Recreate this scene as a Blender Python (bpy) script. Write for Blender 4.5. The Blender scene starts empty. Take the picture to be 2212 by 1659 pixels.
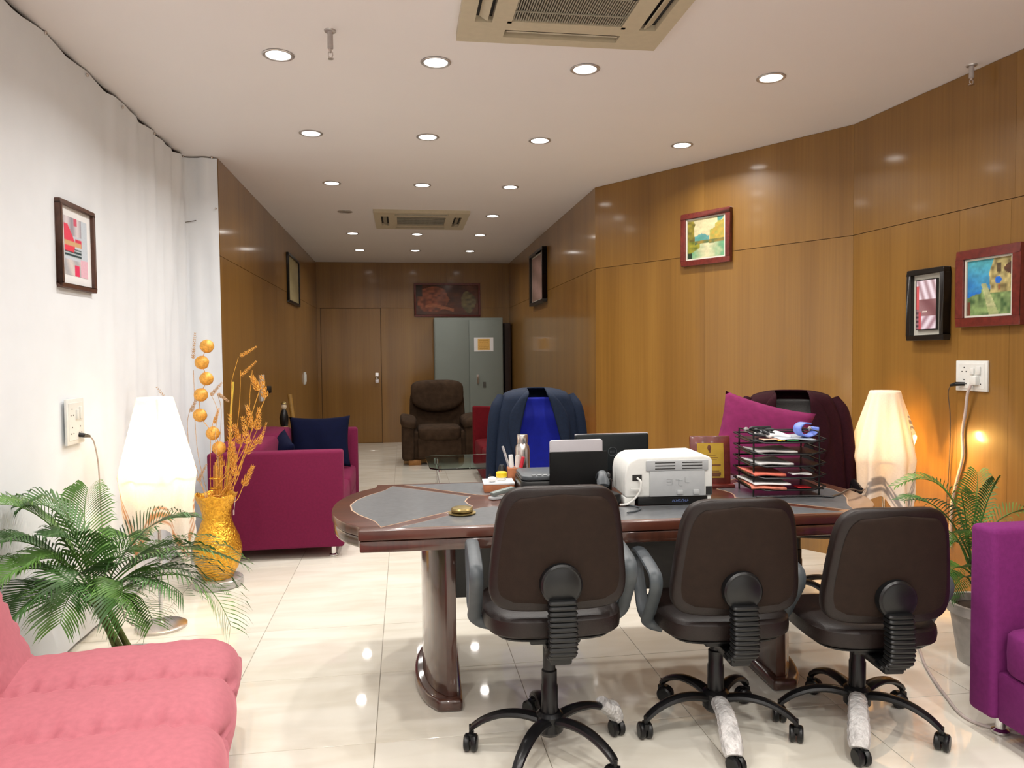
import bpy, bmesh, math, random
from mathutils import Vector, Matrix
random.seed(7)
sc = bpy.context.scene
col = sc.collection
PI = math.pi

# ------------------------------------------------------------------ camera
CAM = Vector((0, 0, 1.40)); FPX = 1600.0
YAW, PITCH, ROLL = 0.14465, -0.03981, -0.01044
FW = Vector((math.sin(YAW)*math.cos(PITCH), math.cos(YAW)*math.cos(PITCH), math.sin(PITCH)))
R0 = Vector((math.cos(YAW), -math.sin(YAW), 0)); U0 = R0.cross(FW)
RT = R0*math.cos(ROLL) + U0*math.sin(ROLL); UP = U0*math.cos(ROLL) - R0*math.sin(ROLL)
cd = bpy.data.cameras.new('camera'); cam = bpy.data.objects.new('camera', cd); col.objects.link(cam)
cd.sensor_width = 36; cd.lens = FPX/2212*36; cd.clip_start = .05
m = Matrix((RT, UP, -FW)).transposed().to_4x4(); m.translation = CAM
cam.matrix_world = m
sc.camera = cam
# ------------------------------------------------------------------ world, exposure
w = bpy.data.worlds.new('world'); sc.world = w; w.use_nodes = True
w.node_tree.nodes['Background'].inputs[0].default_value = (.5, .5, .5, 1)
w.node_tree.nodes['Background'].inputs[1].default_value = .02
sc.view_settings.view_transform = 'Standard'; sc.view_settings.look = 'None'
sc.view_settings.exposure = -0.32; sc.view_settings.gamma = 1
LAMP_W = 15.0          # watts of each ceiling downlight
LAMP_FAR = 7.0         # the weaker ones over the far alcove
BULB_L, BULB_R = 16.0, 70.0   # watts of the two cloth covered lamps
CEIL = 2.893

# pixel -> point helpers (a pixel gives a direction; the plane gives the distance)
def ray(x, y): return FW + RT*((x-1106)/FPX) - UP*((y-829.5)/FPX)
def at(x, y, Y): d = ray(x, y); return CAM + d*(Y/d.y)
def onz(x, y, z): d = ray(x, y); return CAM + d*((z-CAM.z)/d.z)
def onx(x, y, X): d = ray(x, y); return CAM + d*(X/d.x)

# ------------------------------------------------------------------ mesh helpers
class MB:
    def __init__(s): s.v = []; s.f = []
    def add(s, v, f, M=None):
        o = len(s.v)
        s.v += [tuple(M @ Vector(p)) if M else tuple(p) for p in v]
        s.f += [tuple(i+o for i in q) for q in f]; return s
    def box(s, c, d, M=None):
        x, y, z = c; a, b, e = d[0]/2, d[1]/2, d[2]/2
        v = [(x+i*a, y+j*b, z+k*e) for k in (-1, 1) for j in (-1, 1) for i in (-1, 1)]
        return s.add(v, [(0,2,3,1),(4,5,7,6),(0,1,5,4),(2,6,7,3),(0,4,6,2),(1,3,7,5)], M)
    def prism(s, poly, z0, z1, M=None):
        n = len(poly); v = [(p[0], p[1], z0) for p in poly] + [(p[0], p[1], z1) for p in poly]
        f = [tuple(range(n-1, -1, -1)), tuple(range(n, 2*n))] + [(i, (i+1) % n, n+(i+1) % n, n+i) for i in range(n)]
        return s.add(v, f, M)
    def lathe(s, prof, seg=24, M=None, cap=True):
        v = []; f = []; n = len(prof)
        for r, z in prof:
            for k in range(seg): a = 2*PI*k/seg; v.append((r*math.cos(a), r*math.sin(a), z))
        for i in range(n-1):
            for k in range(seg): f.append((i*seg+k, i*seg+(k+1) % seg, (i+1)*seg+(k+1) % seg, (i+1)*seg+k))
        if cap:
            f.append(tuple(range(seg-1, -1, -1))); f.append(tuple((n-1)*seg+k for k in range(seg)))
        return s.add(v, f, M)
    def tube(s, pts, r, seg=8, flat=1.0, side=None, M=None):
        P = [Vector(p) for p in pts]; n = len(P); v = []; f = []
        R = r if isinstance(r, (list, tuple)) else [r]*n
        ref = Vector(side) if side else None; prev = None
        for i in range(n):
            t = (P[min(i+1, n-1)] - P[max(i-1, 0)]).normalized()
            if ref: a = ref - t*ref.dot(t)
            elif prev: a = prev - t*prev.dot(t)
            else: a = Vector((0, 0, 1)).cross(t) if abs(t.z) < .9 else Vector((1, 0, 0)).cross(t)
            if a.length < 1e-6: a = Vector((1, 0, 0))
            a.normalize(); b = t.cross(a); prev = a
            for k in range(seg):
                q = 2*PI*k/seg; v.append(P[i] + a*(R[i]*math.cos(q)) + b*(R[i]*flat*math.sin(q)))
        for i in range(n-1):
            for k in range(seg): f.append((i*seg+k, i*seg+(k+1) % seg, (i+1)*seg+(k+1) % seg, (i+1)*seg+k))
        f.append(tuple(range(seg-1, -1, -1))); f.append(tuple((n-1)*seg+k for k in range(seg)))
        return s.add(v, f, M)
    def cyl(s, a, b, r, seg=12, r2=None): return s.tube([a, b], [r, r if r2 is None else r2], seg)
    def sell(s, c, d, e1=.4, e2=.4, nu=24, nv=14, fn=None, M=None):
        # superellipsoid cushion, half sizes d
        def sp(x, e): return math.copysign(abs(x)**e, x)
        v = []; f = []
        for j in range(nv+1):
            ph = -PI/2 + PI*j/nv
            for i in range(nu):
                th = -PI + 2*PI*i/nu
                p = Vector((d[0]*sp(math.cos(ph), e1)*sp(math.cos(th), e2), d[1]*sp(math.cos(ph), e1)*sp(math.sin(th), e2), d[2]*sp(math.sin(ph), e1)))
                if fn: p = Vector(fn(p))
                v.append(p + Vector(c))
        for j in range(nv):
            for i in range(nu): f.append((j*nu+i, j*nu+(i+1) % nu, (j+1)*nu+(i+1) % nu, (j+1)*nu+i))
        return s.add(v, f, M)
    def grid(s, fn, nu, nv, closeu=False, M=None):
        v = [fn(i/nu, j/nv) for j in range(nv+1) for i in range(nu + (0 if closeu else 1))]
        W = nu if closeu else nu+1; f = []
        for j in range(nv):
            for i in range(nu): f.append((j*W+i, j*W+(i+1) % W, (j+1)*W+(i+1) % W, (j+1)*W+i))
        return s.add(v, f, M)
    def mesh(s, bevel=0, seg=2, angle=35, clean=True):
        me = bpy.data.meshes.new('m')
        bm = bmesh.new()
        vs = [bm.verts.new(p) for p in s.v]
        for q in s.f:
            q2 = [i for k, i in enumerate(q) if i != q[k-1]]
            if len(set(q2)) < 3: continue
            try: bm.faces.new([vs[i] for i in q2])
            except ValueError: pass
        if clean: bmesh.ops.remove_doubles(bm, verts=bm.verts, dist=1e-5)
        bmesh.ops.recalc_face_normals(bm, faces=bm.faces)
        if bevel:
            ed = [e for e in bm.edges if len(e.link_faces) == 2 and e.calc_face_angle(0) > .5]
            bmesh.ops.bevel(bm, geom=ed, offset=bevel, segments=seg, profile=.5, affect='EDGES', clamp_overlap=True)
        bm.to_mesh(me); bm.free()
        for p in me.polygons: p.use_smooth = True
        me.set_sharp_from_angle(angle=math.radians(angle))
        return me
    def build(s, name, mat, parent=None, bevel=0, seg=2, angle=35, loc=None, rot=None, clean=True, solid=0):
        return link(name, s.mesh(bevel, seg, angle, clean), mat, parent, loc, rot, solid)

def link(name, me, mat=None, parent=None, loc=None, rot=None, solid=0):
    if mat is not None and not me.materials: me.materials.append(mat)
    me.name = name
    o = bpy.data.objects.new(name, me); col.objects.link(o)
    if parent: o.parent = parent
    if loc is not None: o.location = loc
    if rot is not None: o.rotation_euler = rot
    if solid:
        k = o.modifiers.new('thickness', 'SOLIDIFY'); k.thickness = solid; k.offset = 0
    return o
def tag(o, label, cat, group=None):
    o['label'] = label; o['category'] = cat
    if group: o['group'] = group
    return o
def thing(name, label, cat, loc=(0, 0, 0), rz=0, group=None):
    o = bpy.data.objects.new(name, None); col.objects.link(o); o.empty_display_size = .05
    o.location = loc; o.rotation_euler = (0, 0, rz)
    return tag(o, label, cat, group)
def struct(o): o['kind'] = 'structure'; return o
def copy_tree(o, parent=None):
    c = o.copy(); col.objects.link(c); c.parent = parent
    for ch in o.children: copy_tree(ch, c)
    return c
def bez(a, b, c, n=12):
    a, b, c = Vector(a), Vector(b), Vector(c)
    return [a*(1-t)**2 + b*(2*t*(1-t)) + c*t*t for t in [i/n for i in range(n+1)]]
def spline(pts, n=8):
    P = [Vector(p) for p in pts]; P = [P[0]*2-P[1]] + P + [P[-1]*2-P[-2]]; out = []
    for i in range(1, len(P)-2):
        for k in range(n):
            t = k/n; a, b, c, d = P[i-1:i+3]
            out.append(.5*((2*b) + (c-a)*t + (2*a-5*b+4*c-d)*t*t + (3*b-a-3*c+d)*t**3))
    return out + [P[-2]]
def rpoly(w, d, r, n=5):
    out = []
    for cx, cy, a0 in ((w/2-r, d/2-r, 0), (-w/2+r, d/2-r, 90), (-w/2+r, -d/2+r, 180), (w/2-r, -d/2+r, 270)):
        for k in range(n+1):
            a = math.radians(a0+90*k/n); out.append((cx+r*math.cos(a), cy+r*math.sin(a)))
    return out
def noise1(x): return math.sin(x*12.9898)*.5+math.sin(x*4.1414+1.3)*.5

# ------------------------------------------------------------------ materials
def srgb(r, g, b):
    f = lambda c: c/12.92 if c <= .04045 else ((c+.055)/1.055)**2.4
    return (f(r/255), f(g/255), f(b/255))
def new_mat(name):
    mt = bpy.data.materials.new(name); mt.use_nodes = True
    return mt, mt.node_tree, mt.node_tree.nodes['Principled BSDF']
def M(name, c, rough=.5, metal=0, var=.12, scale=(30, 30, 30), bump=0, bscale=80, coat=0, coatr=.1, sheen=0, spec=.5, trans=0, ior=1.5):
    mt, nt, b = new_mat(name); N = nt.nodes; L = nt.links
    tc = N.new('ShaderNodeTexCoord'); mp = N.new('ShaderNodeMapping'); mp.inputs['Scale'].default_value = scale
    L.new(tc.outputs['Object'], mp.inputs[0])
    nz = N.new('ShaderNodeTexNoise'); nz.inputs['Scale'].default_value = 1; nz.inputs['Detail'].default_value = 4; L.new(mp.outputs[0], nz.inputs[0])
    cr = N.new('ShaderNodeValToRGB'); cr.color_ramp.elements[0].position = .3; cr.color_ramp.elements[1].position = .7
    cr.color_ramp.elements[0].color = (*[k*(1-var) for k in c], 1); cr.color_ramp.elements[1].color = (*[min(1, k*(1+var)) for k in c], 1)
    L.new(nz.outputs[0], cr.inputs[0]); L.new(cr.outputs[0], b.inputs['Base Color'])
    b.inputs['Roughness'].default_value = rough; b.inputs['Metallic'].default_value = metal
    b.inputs['Coat Weight'].default_value = coat; b.inputs['Coat Roughness'].default_value = coatr
    b.inputs['Sheen Weight'].default_value = sheen; b.inputs['Specular IOR Level'].default_value = spec
    b.inputs['Transmission Weight'].default_value = trans; b.inputs['IOR'].default_value = ior
    if sheen: b.inputs['Sheen Roughness'].default_value = .4; b.inputs['Sheen Tint'].default_value = (*[min(1, k*2.0+.1) for k in c], 1)
    if bump:
        n2 = N.new('ShaderNodeTexNoise'); n2.inputs['Scale'].default_value = bscale; n2.inputs['Detail'].default_value = 3; L.new(tc.outputs['Object'], n2.inputs[0])
        bp = N.new('ShaderNodeBump'); bp.inputs['Strength'].default_value = bump; bp.inputs['Distance'].default_value = .01
        L.new(n2.outputs[0], bp.inputs['Height']); L.new(bp.outputs[0], b.inputs['Normal'])
    return mt
def wood_wall():
    mt, nt, b = new_mat('teak_laminate'); N = nt.nodes; L = nt.links
    tc = N.new('ShaderNodeTexCoord'); oi = N.new('ShaderNodeObjectInfo')
    va = N.new('ShaderNodeVectorMath'); va.operation = 'ADD'; L.new(tc.outputs['Object'], va.inputs[0]); L.new(oi.outputs['Random'], va.inputs[1])
    def nz(sx, sz, det):
        mp = N.new('ShaderNodeMapping'); mp.inputs['Scale'].default_value = (sx, sx, sz); L.new(va.outputs[0], mp.inputs[0])
        n = N.new('ShaderNodeTexNoise'); n.inputs['Scale'].default_value = 1; n.inputs['Detail'].default_value = det; L.new(mp.outputs[0], n.inputs[0]); return n
    a = nz(5, .12, 2); c = nz(70, 1.2, 4)
    mx = N.new('ShaderNodeMath'); mx.operation = 'MULTIPLY_ADD'; mx.inputs[1].default_value = .65
    k = N.new('ShaderNodeMath'); k.operation = 'MULTIPLY'; k.inputs[1].default_value = .35; L.new(c.outputs[0], k.inputs[0])
    L.new(a.outputs[0], mx.inputs[0]); L.new(k.outputs[0], mx.inputs[2])
    cr = N.new('ShaderNodeValToRGB'); e = cr.color_ramp.elements
    e[0].position = .32; e[0].color = (.195, .091, .015, 1); e[1].position = .68; e[1].color = (.285, .143, .027, 1)
    L.new(mx.outputs[0], cr.inputs[0]); L.new(cr.outputs[0], b.inputs['Base Color'])
    b.inputs['Roughness'].default_value = .38
    b.inputs['Coat Weight'].default_value = .6; b.inputs['Coat Roughness'].default_value = .11
    return mt
def floor_mat():
    mt, nt, b = new_mat('polished_tile'); N = nt.nodes; L = nt.links
    tc = N.new('ShaderNodeTexCoord'); oi = N.new('ShaderNodeObjectInfo')
    va = N.new('ShaderNodeVectorMath'); va.operation = 'ADD'; L.new(tc.outputs['Object'], va.inputs[0]); L.new(oi.outputs['Random'], va.inputs[1])
    mp = N.new('ShaderNodeMapping'); mp.inputs['Scale'].default_value = (1.2, 4.5, 1); L.new(va.outputs[0], mp.inputs[0])
    n = N.new('ShaderNodeTexNoise'); n.inputs['Scale'].default_value = 1.6; n.inputs['Detail'].default_value = 5; n.inputs['Distortion'].default_value = .6; L.new(mp.outputs[0], n.inputs[0])
    cr = N.new('ShaderNodeValToRGB'); e = cr.color_ramp.elements
    e[0].position = .35; e[0].color = (.70, .66, .56, 1); e[1].position = .65; e[1].color = (.80, .77, .68, 1)
    L.new(n.outputs[0], cr.inputs[0]); L.new(cr.outputs[0], b.inputs['Base Color'])
    b.inputs['Roughness'].default_value = .035; b.inputs['IOR'].default_value = 1.55; b.inputs['Specular IOR Level'].default_value = .62
    return mt
def emit(name, c, s):
    mt, nt, b = new_mat(name)
    b.inputs['Base Color'].default_value = (.8, .8, .8, 1)
    b.inputs['Emission Color'].default_value = (*c, 1); b.inputs['Emission Strength'].default_value = s
    return mt
def vcol_mat(name, rough=.5, trans=0, sheen=0):
    mt, nt, b = new_mat(name); N = nt.nodes; L = nt.links
    a = N.new('ShaderNodeAttribute'); a.attribute_name = 'Col'
    nz = N.new('ShaderNodeTexNoise'); nz.inputs['Scale'].default_value = 120
    hs = N.new('ShaderNodeHueSaturation'); mr = N.new('ShaderNodeMapRange'); mr.inputs[3].default_value = .9; mr.inputs[4].default_value = 1.1
    tc = N.new('ShaderNodeTexCoord'); L.new(tc.outputs['Object'], nz.inputs[0])
    L.new(nz.outputs[0], mr.inputs[0]); L.new(mr.outputs[0], hs.inputs['Value']); L.new(a.outputs['Color'], hs.inputs['Color'])
    L.new(hs.outputs[0], b.inputs['Base Color']); b.inputs['Roughness'].default_value = rough; b.inputs['Sheen Weight'].default_value = sheen
    if trans:
        out = N['Material Output']; tr = N.new('ShaderNodeBsdfTranslucent'); mix = N.new('ShaderNodeMixShader'); mix.inputs[0].default_value = trans
        L.new(hs.outputs[0], tr.inputs[0]); L.new(b.outputs[0], mix.inputs[1]); L.new(tr.outputs[0], mix.inputs[2]); L.new(mix.outputs[0], out.inputs[0])
    return mt
def paint(o, fn):
    me = o.data; a = me.color_attributes.new('Col', 'FLOAT_COLOR', 'POINT')
    for i, v in enumerate(me.vertices): a.data[i].color = (*fn(v.co), 1)

WOOD = wood_wall(); TILE = floor_mat()
GROUT = M('tile_joint', (.28, .25, .2), .7)
PLASTER = M('ceiling_paint', (.80, .765, .75), .55, var=.01, scale=(2, 2, 2))
WHITEWALL = M('white_wall', (.78, .79, .8), .7, var=.02, scale=(3, 3, 3))
CLOTHW = M('white_sheet', (.77, .805, .84), .85, var=.02, scale=(5, 5, 5), bump=.04, bscale=300)
PURPLE = M('purple_velvet', (.145, .009, .045), .85, var=.08, scale=(60, 60, 60), spec=.2, sheen=.14, bump=.15, bscale=500)
PURPLE2 = M('violet_velvet', (.165, .018, .125), .85, var=.08, scale=(60, 60, 60), spec=.2, sheen=.2, bump=.15, bscale=500)
PINK = M('pink_velvet', (.42, .122, .152), .8, var=.07, scale=(50, 50, 50), sheen=.4, bump=.12, bscale=600)
NAVY = M('navy_cotton', (.0018, .0035, .022), .9, spec=.15)
RED = M('red_fabric', (.13, .003, .008), .85, spec=.2)
MAGENTA = M('magenta_cotton', (.19, .017, .085), .85, spec=.2)
BROWNF = M('brown_suede', (.048, .029, .017), .9, var=.3, scale=(14, 14, 14), spec=.15)
LEATHER = M('dark_brown_leatherette', (.011, .006, .005), .42, spec=.35, var=.15, bump=.1, bscale=300)
BACKVINYL = M('brown_back_cover', (.019, .0105, .007), .7, spec=.18, var=.12, bump=.12, bscale=250)
BLACKPL = M('black_plastic', (.006, .0065, .007), .34, spec=.4)
GREYPL = M('grey_plastic', (.055, .066, .075), .45)
DARKMET = M('black_steel', (.01, .01, .011), .3, metal=.3)
CHROME = M('chrome', (.75, .75, .76), .12, metal=1, var=.03)
STEEL = M('brushed_steel', (.62, .58, .55), .28, metal=1, var=.06, scale=(200, 200, 6))
MAHOG = M('mahogany', (.075, .021, .011), .35, var=.3, scale=(5, 50, 5), coat=.4, coatr=.1)
MAHOGD = M('dark_mahogany', (.055, .018, .010), .3, var=.3, scale=(40, 40, 4), coat=1, coatr=.06)
INLAY = M('grey_inlay', (.13, .137, .145), .33, var=.15, scale=(40, 40, 40), coat=.5, coatr=.14)
INLAYEDGE = M('inlay_line', (.45, .3, .2), .4)
WHITEPL = M('white_plastic', (.72, .73, .70), .4, var=.03)
LGREYPL = M('light_grey_plastic', (.42, .44, .45), .45, var=.03)
GOLD = M('gold_foil', (.86, .42, .045), .25, metal=.85, var=.3, scale=(60, 60, 60), bump=.9, bscale=70)
STRAW = M('gilded_straw', (.72, .36, .06), .45, metal=.25, var=.25, scale=(90, 90, 90))
STRAWP = M('pale_straw', (.55, .36, .20), .7, var=.25, scale=(90, 90, 90))
CABGREY = M('cabinet_grey_green', (.205, .235, .212), .6, var=.03, scale=(3, 3, 3))
CABDK = M('cabinet_plinth', (.01, .01, .01), .6)
GREEN = M('palm_green', (.045, .125, .024), .5, var=.45, scale=(9, 9, 9))
GREEN2 = M('palm_green_light', (.085, .20, .03), .5, var=.45, scale=(9, 9, 9))
STEM = M('palm_stem', (.16, .20, .05), .6, var=.4, scale=(20, 20, 60))
SOIL = M('soil', (.03, .018, .01), .95)
POT = M('grey_pot', (.42, .40, .37), .6, var=.15, scale=(20, 20, 20))
CREAM = M('cream_plastic', (.52, .46, .33), .5, var=.04)
DARKVOID = M('dark_slot', (.012, .011, .01), .7)
SLAT = M('grille_slat', (.33, .31, .24), .5)
TRIM = M('downlight_ring', (.55, .52, .5), .3, metal=.6)
LENS = emit('downlight_lens', (1, .96, .9), 18)
OFFLENS = M('unlit_lens', (.22, .2, .18), .3)
BULB = emit('bulb', (1, .72, .38), 40)
PAPER = M('white_paper', (.8, .8, .8), .7, var=.02)
ORANGEP = M('orange_print', (.75, .45, .12), .7, var=.2, scale=(200, 200, 200))
REDWOOD = M('red_wood_frame', (.14, .020, .014), .35, var=.25, scale=(40, 40, 40), coat=.3)
BLACKWOOD = M('black_frame', (.008, .006, .005), .35)
BROWNWOOD = M('brown_frame', (.085, .035, .02), .4, var=.3, scale=(40, 40, 40))
MATB = M('mount_board', (.62, .60, .52), .8, var=.02)
CANVAS = vcol_mat('painted_canvas', .55)
GLASS = M('table_glass', (.66, .88, .80), .02, trans=1, ior=1.5, var=0)
CLEARPL = M('clear_plastic', (.9, .9, .9), .25, trans=.75, ior=1.3, var=0)
PGLASS = None
BLUE = M('royal_blue_fabric', (.002, .007, .20), .75, var=.08, spec=.2)
NAVYJ = M('navy_suiting', (.004, .010, .026), .75, var=.2, scale=(90, 90, 90), spec=.2)
MAROONJ = M('maroon_suiting', (.022, .0025, .006), .85, var=.2, scale=(90, 90, 90), spec=.15)
BRASS = M('old_brass', (.33, .25, .10), .35, metal=.9, var=.3)
YELLOW = M('yellow_plastic', (.75, .52, .01), .4)
ORANGEBR = M('orange_brown_card', (.38, .13, .05), .6)
CABLEW = M('white_cable', (.55, .47, .44), .5)
CABLED = M('dark_cable', (.10, .07, .05), .5)
WRAP = M('plastic_wrap', (.55, .54, .53), .3, var=.25, scale=(30, 30, 30), bump=.8, bscale=60)
GOLDPLATE = M('gold_plate', (.50, .32, .04), .35, metal=.6, var=.08)
BLUEPRINT = M('blue_print', (.09, .13, .30), .5)
SCREENBK = M('monitor_back', (.007, .011, .013), .42, spec=.3)
SILVERL = M('silver_lid', (.52, .50, .53), .4, var=.02)

# ------------------------------------------------------------------ room shell
SEAM = 2.165
pL0, pL1 = (-1.63, -2.5), (-1.63, 5.87)
A0 = (-1.355, 5.87); A1 = (-1.355, 12.08); B1 = (1.727, 12.08); C1 = (1.727, 6.548); D1 = (2.961, 4.564); E1 = (3.60, -2.5)
ROOM = [pL0, E1, D1, C1, B1, A1, A0, pL1]
# ceiling
struct(MB().prism([(-1.75, -2.6), (3.8, -2.6), (3.3, 4.7), (1.85, 7), (1.85, 12.2), (-1.75, 12.2)], CEIL, CEIL+.1).build('ceiling', PLASTER))
# floor: joint bed + one object for each tile
floor = struct(MB().prism([(-1.75, -2.6), (3.8, -2.6), (3.3, 4.7), (1.85, 7), (1.85, 12.2), (-1.75, 12.2)], -.06, -.0025).build('floor', GROUT))
def clip(poly, ax, val, keep_less):
    out = []
    for i in range(len(poly)):
        a, b = poly[i-1], poly[i]
        ia = (a[ax] <= val) == keep_less or a[ax] == val; ib = (b[ax] <= val) == keep_less or b[ax] == val
        if ia != ib:
            t = (val-a[ax])/(b[ax]-a[ax]); out.append((a[0]+(b[0]-a[0])*t, a[1]+(b[1]-a[1])*t))
        if ib: out.append(b)
    return out
TX, TY, T, G = -.724, 5.074, .6, .0014
full_tile = None
for i in range(-3, 9):
    for j in range(-14, 13):
        x0, y0 = TX+i*T+G, TY+j*T+G; x1, y1 = x0+T-2*G, y0+T-2*G
        p = ROOM
        for ax, val, kl in ((0, x0, False), (0, x1, True), (1, y0, False), (1, y1, True)):
            p = clip(p, ax, val, kl)
            if len(p) < 3: break
        if len(p) < 3: continue
        q = []
        for a in p:
            if not q or (abs(a[0]-q[-1][0])+abs(a[1]-q[-1][1])) > 1e-4: q.append(a)
        area = abs(sum(q[k-1][0]*q[k][1]-q[k][0]*q[k-1][1] for k in range(len(q))))/2
        if area < 1e-3: continue
        if abs(area-(T-2*G)**2) < 1e-4:
            if not full_tile:
                h = (T-2*G)/2; full_tile = MB().box((0, 0, -.003), (2*h, 2*h, .006)).mesh(bevel=.0008, seg=1)
            link('tile', full_tile, TILE, floor, ((x0+x1)/2, (y0+y1)/2, 0))
        else:
            MB().prism(q, -.006, 0).build('tile', TILE, floor)
# walls
def wall(name, P0, P1, mat, t=.1):
    a, b = Vector(P0), Vector(P1); d = (b-a).normalized(); n = Vector((-d.y, d.x))   # n points out of the room
    p = [a+n*.008, b+n*.008, b+n*(t+.008), a+n*(t+.008)]
    return struct(MB().prism([(q.x, q.y) for q in p], -.06, CEIL+.05).build(name, mat)), a, d, n
def panels(w, a, d, n, spans, z0, z1):
    for s0, s1 in spans:
        g = .0006
        p = [a+d*(s0+g), a+d*(s1-g), a+d*(s1-g)+n*.008, a+d*(s0+g)+n*.008]
        MB().prism([(q.x, q.y) for q in p], z0+(.0 if z0 == 0 else .002), z1-.002).build('panel', WOOD, w)
def spans(L, n): return [(L*i/n, L*(i+1)/n) for i in range(n)]
JOINT = M('wall_joint', (.06, .025, .008), .8)
wl, a, d, n = wall('wall_left', pL1, pL0, WHITEWALL) if False else wall('wall_left', pL0, pL1, WHITEWALL)
wr_, a, d, n = wall('wall_return', pL1, (-1.40, 5.87), WHITEWALL)
w1, a, d, n = wall('wall_alcove_left', A0, A1, JOINT)
L = (Vector(A1)-Vector(A0)).length; panels(w1, a, d, n, spans(L, 5), 0, SEAM); panels(w1, a, d, n, spans(L, 5), SEAM, CEIL)
w2, a, d, n = wall('wall_back', A1, B1, JOINT)
dx0, dx1 = -1.294+1.355, -.358+1.355
panels(w2, a, d, n, [(0, dx0-.004), (dx1+.004, 2.06), (2.06, 3.082)], 0, SEAM); panels(w2, a, d, n, [(0, dx1), (dx1, 2.06), (2.06, 3.082)], SEAM, CEIL)
w3, a, d, n = wall('wall_alcove_right', B1, C1, JOINT)
L = (Vector(C1)-Vector(B1)).length; panels(w3, a, d, n, spans(L, 5), 0, SEAM); panels(w3, a, d, n, spans(L, 5), SEAM, CEIL)
w4, a, d, n = wall('wall_right_angled', C1, D1, JOINT)
L = (Vector(D1)-Vector(C1)).length; panels(w4, a, d, n, spans(L, 2), 0, SEAM); panels(w4, a, d, n, spans(L, 2), SEAM, CEIL)
w5, a, d, n = wall('wall_right', D1, E1, JOINT)
L = (Vector(E1)-Vector(D1)).length; sp5 = [(0, .86), (.86, 1.18), (1.18, 2.4), (2.4, 3.6), (3.6, 4.8), (4.8, 6.0), (6.0, L)]
panels(w5, a, d, n, sp5, 0, SEAM); panels(w5, a, d, n, [(0, 1.2)]+[(1.2*i, 1.2*i+1.2) for i in range(1, 5)]+[(6.0, L)], SEAM, CEIL)
w6, a, d, n = wall('wall_front', E1, pL0, WHITEWALL)
# door in the back wall
door = struct(MB().box((-.826, 12.088, 1.082), (.928, .016, 2.152)).build('door_1', WOOD))
MB().box((-1.2945, 12.086, 1.083), (.006, .004, 2.16)).build('door_gap', JOINT, door)
MB().box((-.3575, 12.086, 1.083), (.006, .004, 2.16)).build('door_gap', JOINT, door)
MB().box((-.826, 12.086, 2.162), (.94, .004, .006)).build('door_gap', JOINT, door)
k = MB().cyl((-.43, 12.08, 1.05), (-.43, 12.03, 1.05), .016, 16)
k.sell((-.43, 12.01, 1.05), (.032, .03, .032), 1, 1, 16, 10); k.box((-.43, 12.077, 1.05), (.05, .006, .16))
k.build('door_knob', CHROME, door)

# ------------------------------------------------------------------ white sheet over the left wall
XS = -1.60; YC = 5.835
pins = [onx(92, 68, XS), onx(183, 160, XS), onx(260, 230, XS), onx(330, 287, XS), onx(392, 336, XS)]
pinY = [-2.3, -1.6, -.9, -.2, .5, 1.2, 1.9, 2.6, 3.2] + [p.y for p in pins if p.y > 3.3]
sheet = thing('wall_sheet', 'large white cloth sheet pinned over the wall behind the pink sofa', 'sheet', (XS, 3, 0))
Lw = YC+2.45; Lr = .255
def sheet_pt(u, v):
    s = u*(Lw+Lr); z = .02 + v*(2.885-.02)
    y = -2.45+s
    near = [abs(y-q) for q in pinY]; k = min(near)
    if s <= Lw:
        gap = .022*min(1, k/.22)**1.2 if y > .5 else .01
        ztop = 2.885 - gap
        z = .02 + v*(ztop-.02)
        e = max(0, (y-3.6)/(YC-3.6))
        f = (.014*math.sin(y*21+z*2.6) + .010*math.sin(y*37-z*3.1+1))*e**1.2*(1-.25*v) + .004*math.sin(y*6+z*1.7)
        # long creases fanning down from the corner pins
        f += .012*math.exp(-((y-(5.45-.55*(2.6-z)*.5))/.06)**2)*e + .010*math.exp(-((y-(5.7-.28*(2.7-z)))/.045)**2)*e
        f += .018*math.exp(-((z-.35-(y-3.2)*.25)/.10)**2)*math.exp(-((y-3.7)/.6)**2)
        c = min(1, max(0, (Lw-s)/.04)); 
        return (XS + .006 + max(-.015, f)*c - 0*0 - XS, y-3, z)
    q = (s-Lw)/Lr; x = XS + .006 + q*(-1.352-XS-.006)
    f = .010*math.sin(q*9+z*3)*math.sin(q*PI) + .012*math.exp(-((q-(.15+.35*(z-1.6)))/.12)**2)*math.sin(q*PI)
    return (x-XS, YC-max(-.01, f)-3, z-.004*v)
MB().grid(sheet_pt, 230, 60).build('cloth', CLOTHW, sheet, angle=180, clean=False)
for q in pins[:5]:
    MB().sell((.012, q.y-3, q.z-.004), (.008, .010, .010), 1, 1, 10, 6).build('pin', STEEL, sheet)
for px in ((458, 341), (467, 451)):
    q = at(px[0], px[1], YC); MB().sell((q.x-XS, YC-.012-3, q.z), (.008, .008, .008), 1, 1, 10, 6).build('pin', STEEL, sheet)
q = at(397, 481, YC); q2 = at(425, 479, YC)
MB().tube([(q.x-XS+.01, YC-.014-3, q.z), (q2.x-XS, YC-.016-3, q2.z+.006)], .003, 6).build('wire_pin', CABLED, sheet)
# dark strip put in for the shade in the gap above the sheet
MB().box((-.018, 0, 2.872), (.008, 5.6, .04)).build('gap_shade', DARKVOID, sheet)

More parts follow.
